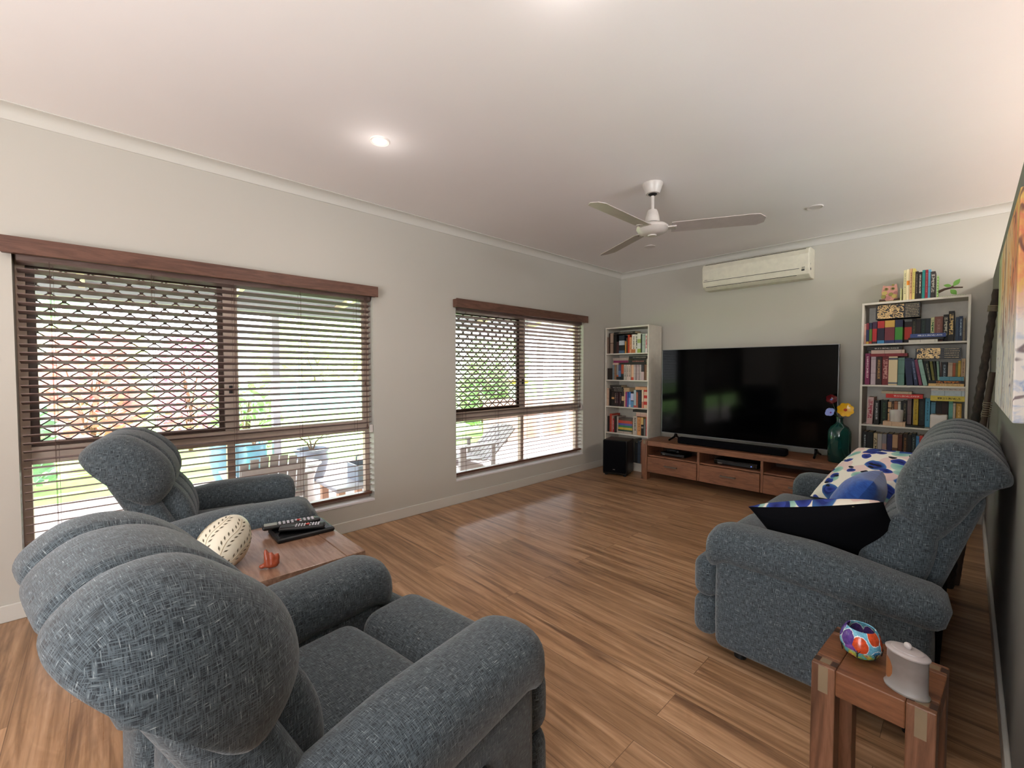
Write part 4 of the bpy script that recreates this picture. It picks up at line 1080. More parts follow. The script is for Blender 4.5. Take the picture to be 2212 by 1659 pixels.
# ------------------------------------------------------------------ bookcases and books
def bookcase(label, x0, x1, y0, y1, top, boards):
    r = thing('bookcase', label, 'bookcase', ((x0 + x1) / 2, (y0 + y1) / 2, 0)); ox, oy = r.location.x, r.location.y; t = .0155
    def B(n, *b):
        m = MB(); m.box(b[0] - ox, b[1] - ox, b[2] - oy, b[3] - oy, b[4], b[5]); return m.build(n, M['white'], r, smooth=False, bevel=.001)
    B('side_panel', x0, x0 + t, y0, y1, 0, top); B('side_panel', x1 - t, x1, y0, y1, 0, top)
    B('top_panel', x0 + t, x1 - t, y0, y1, top - .017, top); B('back_panel', x0 + t, x1 - t, y1 - .006, y1, .03, top - .017)
    for z in boards: B('shelf', x0 + t, x1 - t, y0 + .002, y1 - .006, z - .014, z)
    B('plinth', x0 + t, x1 - t, y0 + .02, y0 + .032, 0, boards[-1] - .014)
    return r
SH = {'R': [1.8, 1.453, 1.104, .765, .42, .085], 'L': [1.762, 1.436, 1.106, .773, .441, .10]}
bookcase('tall white bookcase right of the television, partly behind the sofa', 2.572, 3.217, -.30, -.016, 1.8, SH['R'][1:])
bookcase('tall white bookcase in the corner left of the television', .016, .622, -.38, -.075, 1.762, SH['L'][1:])
CASE = {'R': 'right bookcase', 'L': 'left bookcase'}
SHN = ['standing on top', 'top shelf', 'second shelf', 'third shelf', 'fourth shelf', 'bottom shelf']

def spine_mat(name, hx, opt, axis, L):
    t = NT('cover_' + name.replace(' ', '_')); g = t.coord('Generated'); x, y, z = t.sep(g)
    along, across = (z, x) if axis == 'z' else (x, z)
    k = 1.12
    if 's' in opt: c = t.ramp(along, [(p, hexc(h, k)) for p, h in opt['s']], 'CONSTANT')
    else: c = t.ramp(t.noise(g, 7, 4, .6), [(.3, hexc(hx, k * .86)), (.7, hexc(hx, k * 1.1))])
    tc = opt.get('t')
    if tc:
        cb = t.N('ShaderNodeCombineXYZ'); t.L(t.math('MULTIPLY', along, L / (.011 if opt.get('big') else .0045)), cb.inputs[0]); t.L(t.math('MULTIPLY', across, 2.6), cb.inputs[1])
        n = t.noise(cb.outputs[0], 1.0, 2, .7)
        w = .34 if opt.get('big') else .2
        mk = t.math('MULTIPLY', t.math('GREATER_THAN', n, .5), t.math('LESS_THAN', t.math('ABSOLUTE', t.math('SUBTRACT', across, .5)), w))
        mk = t.math('MULTIPLY', mk, t.math('MULTIPLY', t.math('GREATER_THAN', along, .22), t.math('LESS_THAN', along, .9)))
        fr = t.N('ShaderNodeNewGeometry')
        c = t.mix(c, hexc(tc), t.math('MULTIPLY', mk, t.math('LESS_THAN', y, .02)))
    elif 's' not in opt:
        ln = t.math('LESS_THAN', t.math('ABSOLUTE', t.math('SUBTRACT', t.math('FRACT', t.math('MULTIPLY', along, 2.0)), .82)), .02)
        c = t.mix(c, hexc(hx, .55), t.math('MULTIPLY', ln, .8))
    return t.set(c, .3 if opt.get('g') else .55, 0, .4)

def book_v(name, label, grp, xc, ys, z0, t, d, h, hx, opt, ang=0):
    m = MB(); c = .0018
    m.box(-t / 2, t / 2, 0, .0025, 0, h); m.box(-t / 2, -t / 2 + c, .0025, d, 0, h); m.box(t / 2 - c, t / 2, .0025, d, 0, h)
    o = m.build('book', spine_mat(name, hx, opt, 'z', h), None, (xc, ys, z0 + .0005 + t / 2 * abs(math.sin(ang))), (0, ang, 0), smooth=False); tag(o, label, 'book', grp)
    p = MB(); p.box(-t / 2 + c, t / 2 - c, .0025, d - .004, .002, h - .003); p.build('pages', M['paper'], o, smooth=False)
    return o
def book_h(name, label, grp, x0, x1, ys, z0, t, d, hx, opt):
    w = x1 - x0; m = MB(); c = min(.0018, t * .2)
    m.box(-w / 2, w / 2, 0, .0025, 0, t); m.box(-w / 2, w / 2, .0025, d, 0, c); m.box(-w / 2, w / 2, .0025, d, t - c, t)
    o = m.build('book', spine_mat(name, hx, opt, 'x', w), None, ((x0 + x1) / 2, ys, z0), (0, 0, 0), smooth=False); tag(o, label, 'book', grp)
    p = MB(); p.box(-w / 2 + .002, w / 2 - .003, .0025, d - .004, c, t - c); p.build('pages', M['paper'], o, smooth=False)
    return o
BOOKS=[
('R', 0, 'v', 2.829, 2.847, 1.8, 2.049, 'd6cfa0', 'pale cream', {'t': '8a8468'}),
('R', 0, 'v', 2.848, 2.866, 1.8, 2.055, 'e6dbb4', 'ivory', {'s': [(0, 'e6dbb4'), (0.49, 'e8912a'), (0.63, 'e6dbb4')]}),
('R', 0, 'v', 2.867, 2.883, 1.8, 2.056, 'dcb184', 'peach', {'t': '7a3f26'}),
('R', 0, 'v', 2.884, 2.9, 1.8, 2.053, 'cdbd68', 'mustard', {'t': '8a7a30'}),
('R', 0, 'v', 2.901, 2.919, 1.8, 2.028, '2c221c', 'dark brown', {'t': '8d8070'}),
('R', 0, 'v', 2.92, 2.942, 1.8, 2.019, '17130f', 'black', {'t': 'cfc8b8'}),
('R', 0, 'v', 2.943, 2.96, 1.8, 2.031, '1f7d78', 'teal', {}),
('R', 0, 'v', 2.961, 2.977, 1.8, 2.032, '8e2330', 'crimson', {'t': 'b86a6a'}),
('R', 0, 'v', 2.978, 2.993, 1.8, 2.032, '5aa3bd', 'sky blue', {}),
('R', 0, 'v', 2.994, 3.02, 1.8, 2.013, '3a3230', 'grey lettered', {'t': 'c9c2b8', 'big': 1}),
('R', 1, 'v', 2.579, 2.594, 1.453, 1.625, 'c79a8d', 'pink grey', {}),
('R', 1, 'v', 2.595, 2.613, 1.453, 1.632, '7c2632', 'red and navy', {'s': [(0, 'c9a23a'), (0.12, '23305a'), (0.68, '7c2632')]}),
('R', 1, 'v', 2.616, 2.634, 1.453, 1.633, '1d2440', 'green and navy', {'s': [(0, 'a83622'), (0.13, '5b7f2c'), (0.7, '1d2440')]}),
('R', 1, 'v', 2.638, 2.667, 1.453, 1.639, '3a1c3a', 'scarlet and plum', {'s': [(0, '221322'), (0.1, 'b5282c'), (0.68, '3a1c3a')]}),
('R', 1, 'v', 2.67, 2.716, 1.453, 1.643, 'a82c2a', 'red over navy', {'s': [(0, '3a86b8'), (0.14, '1a1730'), (0.68, 'a82c2a')]}),
('R', 1, 'v', 2.719, 2.782, 1.453, 1.644, 'cba14e', 'maroon and tan', {'s': [(0, '263461'), (0.13, '74323a'), (0.7, 'cba14e')]}),
('R', 1, 'v', 2.785, 2.833, 1.453, 1.645, '1b2444', 'bright green', {'s': [(0, '263461'), (0.14, '3d8a34'), (0.68, '1b2444')]}),
('R', 1, 'v', 2.838, 2.883, 1.453, 1.643, '2a2424', 'bright red', {'s': [(0, '1d1614'), (0.16, 'c63a2c'), (0.7, '2a2424'), (0.94, '8c8c88')]}),
('R', 1, 'v', 2.884, 2.911, 1.453, 1.651, '24231a', 'olive black', {'t': '5d5a3a'}),
('R', 1, 'v', 2.912, 2.938, 1.453, 1.647, '241814', 'umber', {}),
('R', 1, 'v', 2.94, 2.969, 1.453, 1.648, '102420', 'bottle green', {'t': '2c4a3e'}),
('R', 1, 'v', 2.97, 2.998, 1.453, 1.648, '14222a', 'ink blue', {}),
('R', 1, 'v', 2.999, 3.02, 1.453, 1.654, 'cfcf9a', 'pale green', {'t': '2e6a38', 'big': 1}),
('R', 1, 'v', 3.021, 3.07, 1.453, 1.658, '7b4a3c', 'broad brown', {'t': 'a8786a'}),
('R', 1, 'v', 3.073, 3.101, 1.453, 1.67, '16130f', 'black lettered', {'t': 'cfc6ae', 'big': 1}),
('R', 1, 'v', 3.104, 3.136, 1.453, 1.687, '130f0c', 'tall gilt', {'t': 'd8b878', 'big': 1}),
('R', 1, 'v', 3.144, 3.161, 1.453, 1.638, '26384e', 'slate blue', {'t': '3d5268'}),
('R', 1, 'v', 3.162, 3.183, 1.453, 1.643, '1c2c46', 'navy', {'t': '9ab0c0'}),
('R', 1, 'v', 3.184, 3.197, 1.453, 1.628, '6b6252', 'dusty brown', {}),
('R', 1, 'h', 2.875, 3.047, 1.458, 1.478, 'cfcabd', 'white', {'front': 1}),
('R', 1, 'h', 2.872, 3.081, 1.478, 1.495, '191818', 'thin black', {'front': 1}),
('R', 1, 'h', 2.883, 3.093, 1.496, 1.527, '3b4e86', 'cornflower blue', {'front': 1, 't': 'cfd6ea'}),
('R', 2, 'v', 2.593, 2.626, 1.104, 1.373, '7a2350', 'magenta', {'t': 'e8c8d0'}),
('R', 2, 'v', 2.632, 2.665, 1.104, 1.344, 'b5a2a8', 'pale lilac', {}),
('R', 2, 'v', 2.666, 2.705, 1.104, 1.341, '2b120e', 'dark mahogany', {'t': 'b98a4a'}),
('R', 2, 'v', 2.708, 2.749, 1.104, 1.343, '6e1e22', 'maroon', {'t': 'c98f88', 'big': 1}),
('R', 2, 'v', 2.751, 2.808, 1.104, 1.342, 'd8c49c', 'thick cream', {'s': [(0, 'd8c49c'), (0.04, '5a5f68'), (0.1, 'd8c49c'), (0.88, '54585f'), (0.96, 'd8c49c')]}),
('R', 2, 'v', 2.81, 2.851, 1.104, 1.332, '5c8074', 'sage green', {}),
('R', 2, 'v', 2.858, 2.898, 1.104, 1.327, '1c2646', 'leaning navy', {'lean': -0.018}),
('R', 2, 'v', 2.902, 2.924, 1.104, 1.323, '1f2a48', 'starry navy', {'lean': -0.028, 't': '7a86a8'}),
('R', 2, 'v', 2.927, 2.945, 1.104, 1.316, '7a3552', 'plum', {'lean': -0.034}),
('R', 2, 'v', 2.95, 2.975, 1.104, 1.314, '84a498', 'mint', {'lean': -0.038}),
('R', 2, 'v', 2.982, 3.005, 1.104, 1.303, '1d2a20', 'dark fern', {'lean': -0.03, 't': 'b8b090', 'zb': 0.023}),
('R', 2, 'v', 3.011, 3.026, 1.104, 1.301, '807a30', 'olive', {'lean': -0.025, 'zb': 0.023}),
('R', 2, 'v', 3.029, 3.041, 1.104, 1.301, '1a1a10', 'black olive', {'lean': -0.02, 'zb': 0.023}),
('R', 2, 'v', 3.043, 3.058, 1.104, 1.301, '8fb09a', 'pale jade', {'lean': -0.012, 'zb': 0.023}),
('R', 2, 'v', 3.06, 3.067, 1.104, 1.294, '5a4036', 'thin brown', {'zb': 0.05}),
('R', 2, 'v', 3.069, 3.103, 1.104, 1.293, '191c1e', 'charcoal', {'zb': 0.05, 't': '9aa8b0'}),
('R', 2, 'v', 3.108, 3.133, 1.104, 1.288, 'b9a58c', 'beige', {'zb': 0.05}),
('R', 2, 'v', 3.134, 3.15, 1.104, 1.286, 'a4532e', 'rust', {'zb': 0.05}),
('R', 2, 'v', 3.151, 3.163, 1.104, 1.287, '6e6a34', 'moss', {'zb': 0.05}),
('R', 2, 'v', 3.164, 3.179, 1.104, 1.303, 'bd9a34', 'golden yellow', {'zb': 0.05}),
('R', 2, 'v', 3.182, 3.205, 1.104, 1.319, 'b59a78', 'tan', {'zb': 0.05, 't': '7a4a34'}),
('R', 2, 'h', 3.001, 3.2, 1.112, 1.133, 'd6b074', 'buff yellow', {'front': 1, 't': '9a7a4a'}),
('R', 2, 'h', 3.003, 3.202, 1.134, 1.157, '1c1713', 'black with orange', {'front': 1, 't': 'c07028', 'big': 1}),
('R', 2, 'h', 3.064, 3.199, 1.161, 1.191, '4f8494', 'steel blue', {'front': 1}),
('R', 2, 'h', 2.629, 2.868, 1.344, 1.369, '7e2028', 'flat maroon', {'top': 1}),
('R', 2, 'h', 2.632, 2.85, 1.37, 1.4, 'c2aa9e', 'pinkish white', {'top': 1}),
('R', 2, 'h', 2.603, 2.835, 1.403, 1.429, '1c1614', 'flat black', {'top': 1, 't': 'c8c0b8'}),
('R', 3, 'v', 2.614, 2.655, 0.765, 0.997, 'bd9c98', 'dusty pink', {'lean': 0.008, 't': 'a03c50', 'big': 1}),
('R', 3, 'v', 2.663, 2.696, 0.765, 0.971, '15130f', 'glossy black', {'t': 'b0b0b0'}),
('R', 3, 'v', 2.699, 2.74, 0.765, 0.972, '1a2a1a', 'forest green', {'t': '3a5a34'}),
('R', 3, 'v', 2.746, 2.768, 0.765, 0.959, 'cfa878', 'striped cream', {'s': [(0, 'cfa878'), (0.5, '3a2a1c'), (0.55, 'cfa878'), (0.7, '3a2a1c'), (0.75, 'cfa878')]}),
('R', 3, 'v', 2.77, 2.784, 0.765, 0.963, '3a2418', 'thin walnut', {'t': 'c8a070'}),
('R', 3, 'v', 2.786, 2.809, 0.765, 0.965, 'a46a44', 'copper brown', {}),
('R', 3, 'v', 2.811, 2.828, 0.765, 0.965, 'cfc8b8', 'off white', {}),
('R', 3, 'v', 2.831, 2.84, 0.765, 0.963, '2a2c24', 'thin dark', {}),
('R', 3, 'v', 2.842, 2.868, 0.765, 0.972, '1b1a14', 'soot black', {'t': '7a7050'}),
('R', 3, 'v', 2.871, 2.897, 0.765, 0.998, '6e5a58', 'mauve', {}),
('R', 3, 'v', 2.91, 2.939, 0.765, 0.998, 'c4a52c', 'yellow', {'t': '8a7018'}),
('R', 3, 'v', 2.944, 2.978, 0.765, 0.998, '14140f', 'jet black', {'t': '2c3a30'}),
('R', 3, 'v', 2.981, 3.01, 0.765, 1.0, '4f96b4', 'light blue', {'t': '2a5a70'}),
('R', 3, 'v', 3.016, 3.043, 0.765, 0.972, '4a7c92', 'short blue', {}),
('R', 3, 'v', 3.046, 3.079, 0.765, 0.984, '1c0e0c', 'black cherry', {}),
('R', 3, 'v', 3.08, 3.115, 0.765, 0.987, '2c1412', 'oxblood', {}),
('R', 3, 'v', 3.119, 3.143, 0.765, 0.985, '6aa89c', 'turquoise', {}),
('R', 3, 'v', 3.145, 3.159, 0.765, 0.972, 'b0a090', 'stone', {}),
('R', 3, 'v', 3.162, 3.192, 0.765, 0.971, 'b08838', 'amber', {'t': 'e0c080'}),
('R', 3, 'h', 2.726, 2.868, 0.754, 0.79, 'caa98c', 'buff', {'front': 1}),
('R', 3, 'h', 2.873, 2.983, 0.767, 0.782, '15120f', 'small black', {'front': 1}),
('R', 3, 'h', 3.014, 3.207, 0.989, 1.03, 'c6b24c', 'butter yellow', {'top': 1, 't': '5a5020'}),
('R', 3, 'h', 3.018, 3.206, 1.019, 1.06, 'aab4ba', 'pale blue', {'top': 1}),
('R', 3, 'h', 3.017, 3.207, 1.052, 1.089, 'c9bcb2', 'chalk white', {'top': 1, 't': '8a8078'}),
('R', 3, 'h', 2.738, 2.97, 0.999, 1.033, 'c02a22', 'flat red', {'top': 1, 't': 'e8b0a8'}),
('R', 3, 'h', 2.708, 2.902, 1.033, 1.055, 'a89a80', 'marbled', {'top': 1}),
('R', 4, 'v', 2.591, 2.618, 0.42, 0.698, '121416', 'dark slate', {'t': 'a8b0b0'}),
('R', 4, 'v', 2.62, 2.66, 0.42, 0.697, '0f1613', 'black pine', {}),
('R', 4, 'v', 2.665, 2.689, 0.42, 0.69, 'b8aa88', 'ivory lettered', {'t': '2a2018', 'big': 1}),
('R', 4, 'v', 2.692, 2.72, 0.42, 0.689, '8e8c8a', 'misty grey', {'s': [(0, '2a2020'), (0.2, '5a5450'), (0.5, 'a09c98')]}),
('R', 4, 'v', 2.722, 2.75, 0.42, 0.689, '8c7c78', 'rose grey', {'s': [(0, '2c2422'), (0.4, 'a08078'), (0.7, '7c7a80')]}),
('R', 4, 'v', 2.753, 2.787, 0.42, 0.692, '26244a', 'violet navy', {}),
('R', 4, 'v', 2.789, 2.823, 0.42, 0.69, '6a4a34', 'sepia', {'s': [(0, '2a1c14'), (0.3, '5a4030'), (0.6, 'a88868')]}),
('R', 4, 'v', 2.825, 2.851, 0.42, 0.697, '4a2014', 'chestnut', {}),
('R', 4, 'v', 2.854, 2.883, 0.42, 0.703, '241810', 'cocoa', {'t': '8a6030'}),
('R', 4, 'v', 2.885, 2.907, 0.42, 0.7, '14120f', 'ebony', {}),
('R', 4, 'v', 2.909, 2.934, 0.42, 0.712, '101c1c', 'midnight teal', {'t': '6a7a78'}),
('R', 4, 'v', 2.936, 2.955, 0.42, 0.695, '4a84b8', 'azure', {}),
('R', 4, 'v', 2.957, 2.976, 0.42, 0.7, 'b23a34', 'coral red', {'t': '301010'}),
('L', 1, 'v', 0.01, 0.034, 1.436, 1.644, '6e5c50', 'dusty grey', {}),
('L', 1, 'v', 0.036, 0.052, 1.436, 1.695, '2c1c16', 'dark cocoa', {}),
('L', 1, 'v', 0.054, 0.096, 1.436, 1.69, '8a7464', 'taupe', {'s': [(0, '8a7464'), (0.5, '4a3a30'), (0.53, '9a8474')]}),
('L', 1, 'v', 0.098, 0.143, 1.436, 1.673, '14100e', 'dull black', {}),
('L', 1, 'v', 0.146, 0.181, 1.436, 1.583, '3a1a1c', 'low burgundy', {}),
('L', 1, 'v', 0.187, 0.263, 1.436, 1.658, '1d2836', 'broad navy photo', {'s': [(0, '46607a'), (0.15, '10141c'), (0.45, 'a8b0b8'), (0.7, '141c2a')]}),
('L', 1, 'v', 0.265, 0.291, 1.436, 1.58, 'b87e34', 'ochre', {}),
('L', 1, 'v', 0.292, 0.307, 1.436, 1.623, '5a3a22', 'narrow brown', {}),
('L', 1, 'v', 0.309, 0.335, 1.436, 1.66, 'b8381c', 'vermilion', {}),
('L', 1, 'v', 0.339, 0.362, 1.436, 1.628, 'd0956a', 'apricot', {'t': '8a3a20'}),
('L', 1, 'v', 0.364, 0.417, 1.436, 1.661, 'd8cfc4', 'white with orange foot', {'s': [(0, 'b0683a'), (0.2, 'd8cfc4')], 't': '504038'}),
('L', 1, 'v', 0.42, 0.447, 1.436, 1.656, 'cfcac0', 'black and white', {'t': '101010', 'big': 1}),
('L', 1, 'v', 0.449, 0.493, 1.436, 1.669, 'b8bc98', 'leafy green', {'s': [(0, '8ea04a'), (0.2, 'c8c8c0'), (0.5, '98a860'), (0.7, 'd0d0c0')]}),
('L', 1, 'v', 0.496, 0.509, 1.436, 1.658, '14120f', 'slim black', {}),
('L', 1, 'v', 0.511, 0.549, 1.436, 1.659, 'a2b0a4', 'eau de nil', {}),
('L', 1, 'v', 0.551, 0.577, 1.436, 1.66, 'd8d0ca', 'white with red letters', {'t': 'b02430', 'big': 1}),
('L', 1, 'h', 0.112, 0.414, 1.665, 1.692, '1c1715', 'flat charcoal', {'top': 1, 't': '8a7a70'}),
('L', 2, 'v', 0.019, 0.051, 1.106, 1.25, '1f1713', 'stumpy black', {}),
('L', 2, 'v', 0.053, 0.085, 1.106, 1.248, '2b201b', 'stumpy brown', {}),
('L', 2, 'v', 0.088, 0.115, 1.106, 1.293, '6d7c82', 'blue grey', {}),
('L', 2, 'v', 0.117, 0.145, 1.106, 1.294, '8a6850', 'fawn', {}),
('L', 2, 'v', 0.147, 0.181, 1.106, 1.295, '8a8c8c', 'grey orange', {'s': [(0, '2a2420'), (0.2, 'b05a34'), (0.32, '8a8c8c')]}),
('L', 2, 'v', 0.184, 0.217, 1.106, 1.294, '44587a', 'dusk blue', {'s': [(0, '1a2028'), (0.2, '54709a'), (0.6, '44486a')]}),
('L', 2, 'v', 0.219, 0.254, 1.106, 1.296, 'a4482c', 'burnt orange', {'s': [(0, '14181c'), (0.3, '2a2a2c'), (0.4, 'a4482c')]}),
('L', 2, 'v', 0.26, 0.293, 1.106, 1.294, 'b4aca4', 'first pale', {'t': '2a2420'}),
('L', 2, 'v', 0.295, 0.322, 1.106, 1.294, 'c0aea4', 'second pale', {'t': '2a2420'}),
('L', 2, 'v', 0.324, 0.355, 1.106, 1.294, 'c4b0a4', 'third pale', {'t': '3a3028'}),
('L', 2, 'v', 0.359, 0.393, 1.106, 1.293, 'd0a88a', 'pale orange foot', {'s': [(0, 'c0462a'), (0.18, 'd0a88a')]}),
('L', 2, 'v', 0.395, 0.422, 1.106, 1.293, 'b4a8a4', 'ash pale', {}),
('L', 2, 'v', 0.424, 0.444, 1.106, 1.293, '8a7478', 'thin mauve', {}),
('L', 2, 'v', 0.446, 0.473, 1.106, 1.293, 'b09c9c', 'rosy pale', {}),
('L', 2, 'v', 0.475, 0.502, 1.106, 1.292, 'b8aea8', 'last pale', {}),
('L', 2, 'v', 0.505, 0.541, 1.106, 1.29, 'b09a9c', 'black and pink', {'s': [(0, 'c0a8a8'), (0.55, '3a3438')]}),
('L', 2, 'v', 0.544, 0.574, 1.106, 1.292, '74523a', 'hazel', {}),
('L', 2, 'v', 0.577, 0.593, 1.106, 1.364, 'd6cfc0', 'tall white', {}),
('L', 2, 'h', 0.096, 0.185, 1.3, 1.323, 'b89c8c', 'flat cream', {'top': 1}),
('L', 2, 'h', 0.199, 0.568, 1.299, 1.322, '1b1513', 'lowest black', {'top': 1}),
('L', 2, 'h', 0.106, 0.322, 1.33, 1.358, '7c2450', 'flat magenta', {'top': 1}),
('L', 2, 'h', 0.328, 0.563, 1.327, 1.358, '1d1614', 'middle black', {'top': 1, 't': 'b06a5a'}),
('L', 2, 'h', 0.098, 0.325, 1.364, 1.397, '9c8c84', 'greyish white', {'top': 1}),
('L', 2, 'h', 0.333, 0.59, 1.364, 1.397, '191412', 'upper black', {'top': 1, 't': '8a8078'}),
('L', 3, 'v', 0.009, 0.04, 0.773, 0.998, 'b89c88', 'tall buff', {}),
('L', 3, 'v', 0.042, 0.073, 0.773, 0.988, '17120f', 'tall black', {}),
('L', 3, 'v', 0.076, 0.115, 0.773, 0.954, '2a1e1a', 'amber labelled', {'s': [(0, '1c1614'), (0.48, 'c09058'), (0.62, '2a1e1a')]}),
('L', 3, 'v', 0.117, 0.151, 0.773, 0.955, '241c1a', 'first dark', {'t': '9a8078'}),
('L', 3, 'v', 0.153, 0.177, 0.773, 0.957, '281c20', 'second dark', {'t': '7a5a68'}),
('L', 3, 'v', 0.179, 0.2, 0.773, 0.957, '38161e', 'dark wine', {}),
('L', 3, 'v', 0.202, 0.222, 0.773, 0.958, '241a20', 'third dark', {'t': '8a7078'}),
('L', 3, 'v', 0.224, 0.258, 0.773, 0.957, '30282a', 'dark with parchment', {'s': [(0, '2a2422'), (0.4, 'c0a078'), (0.7, '30282a')]}),
('L', 3, 'v', 0.263, 0.282, 0.773, 0.959, 'c8a888', 'slim cream', {}),
('L', 3, 'v', 0.283, 0.309, 0.773, 0.958, '9a3468', 'fuchsia', {}),
('L', 3, 'v', 0.31, 0.325, 0.773, 0.956, '4c62a0', 'slim blue', {}),
('L', 3, 'v', 0.326, 0.355, 0.773, 0.961, '4682c0', 'sky and white', {'s': [(0, 'c8c8d8'), (0.15, '7aa8d8'), (0.6, '3a70b8')]}),
('L', 3, 'v', 0.357, 0.396, 0.773, 0.96, '10131f', 'navy with white figure', {'s': [(0, '5a86a8'), (0.4, '10131f'), (0.45, 'c0c0d8'), (0.9, '10131f')]}),
('L', 3, 'v', 0.399, 0.431, 0.773, 0.985, 'a0b0b4', 'powder blue', {'s': [(0, 'b04a4a'), (0.12, 'a0b0b4')]}),
('L', 3, 'v', 0.435, 0.462, 0.773, 0.959, 'a8604a', 'salmon', {}),
('L', 3, 'v', 0.466, 0.512, 0.773, 0.987, '14161e', 'thick black', {'t': '3a3e4a'}),
('L', 3, 'v', 0.515, 0.538, 0.773, 0.989, 'd0a890', 'white over salmon', {'s': [(0, 'c07a64'), (0.35, 'd8c4a8')]}),
('L', 3, 'v', 0.54, 0.583, 0.773, 0.991, 'b83028', 'red and cream banded', {'s': [(0, 'd8b898'), (0.18, 'b83028'), (0.36, 'd8b898'), (0.54, 'b83028'), (0.7, 'd8b898'), (0.9, 'b83028')]}),
('L', 3, 'h', 0.426, 0.59, 0.993, 1.028, 'cfa078', 'thick peach', {'top': 1}),
('L', 3, 'h', 0.081, 0.261, 0.962, 0.981, '2a2422', 'bottom charcoal', {'top': 1, 't': '9a948c'}),
('L', 3, 'h', 0.077, 0.261, 0.983, 1.001, '201a18', 'lower charcoal', {'top': 1, 't': '9a948c'}),
('L', 3, 'h', 0.061, 0.254, 1.004, 1.026, '2a2422', 'upper charcoal', {'top': 1, 't': 'b0a8a0'}),
('L', 3, 'h', 0.058, 0.223, 1.027, 1.047, '34302c', 'top charcoal', {'top': 1}),
('L', 3, 'h', 0.263, 0.343, 0.962, 1.01, 'b09070', 'blocky tan', {'top': 1}),
('L', 4, 'v', 0.018, 0.049, 0.441, 0.639, '1c1414', 'stout black', {}),
('L', 4, 'v', 0.052, 0.086, 0.441, 0.672, 'b04030', 'brick red', {}),
('L', 4, 'v', 0.088, 0.096, 0.441, 0.651, 'c8a898', 'very thin pink', {}),
('L', 4, 'v', 0.099, 0.123, 0.441, 0.612, '9a2c34', 'ruby', {'t': 'd8a0a0'}),
('L', 4, 'v', 0.126, 0.153, 0.441, 0.649, '221a17', 'dark coffee', {}),
('L', 4, 'v', 0.157, 0.181, 0.441, 0.645, 'a89a90', 'grey board', {}),
('L', 4, 'v', 0.394, 0.451, 0.441, 0.67, 'b0a498', 'white ring binder', {'t': '2a2420'}),
('L', 4, 'v', 0.455, 0.504, 0.441, 0.659, 'c88a54', 'tan orange', {'t': '6a4020'}),
('L', 4, 'v', 0.51, 0.533, 0.441, 0.661, 'b89a5a', 'gold and black', {'s': [(0, '14120f'), (0.4, '8a8078'), (0.5, '14120f'), (0.6, 'd0b070')]}),
('L', 4, 'v', 0.538, 0.562, 0.441, 0.642, '6e6e68', 'slate grey', {}),
('L', 4, 'v', 0.566, 0.6, 0.441, 0.669, 'c07068', 'rose pink', {}),
('L', 4, 'h', 0.185, 0.377, 0.435, 0.462, 'a89a8e', 'papery white', {}),
('L', 4, 'h', 0.184, 0.389, 0.471, 0.492, '17301e', 'dark green', {'g': 1}),
('L', 4, 'h', 0.186, 0.387, 0.494, 0.523, 'b89c30', 'gold yellow', {'g': 1}),
('L', 4, 'h', 0.189, 0.386, 0.528, 0.552, '1c6a48', 'emerald', {'g': 1}),
('L', 4, 'h', 0.188, 0.386, 0.554, 0.58, '4a3c8a', 'purple', {'g': 1}),
('L', 4, 'h', 0.186, 0.386, 0.583, 0.617, 'b02c20', 'glossy red', {'g': 1}),
('L', 4, 'h', 0.19, 0.385, 0.619, 0.646, '4a2a26', 'dark russet', {'g': 1}),
('L', 4, 'h', 0.439, 0.59, 0.668, 0.696, 'c09a8c', 'flat pink', {'top': 1}),
('L', 4, 'h', 0.44, 0.589, 0.698, 0.72, 'c0a898', 'flat beige', {'top': 1}),
('L', 4, 'h', 0.394, 0.595, 0.719, 0.749, '1c1616', 'black case', {'top': 1}),
]

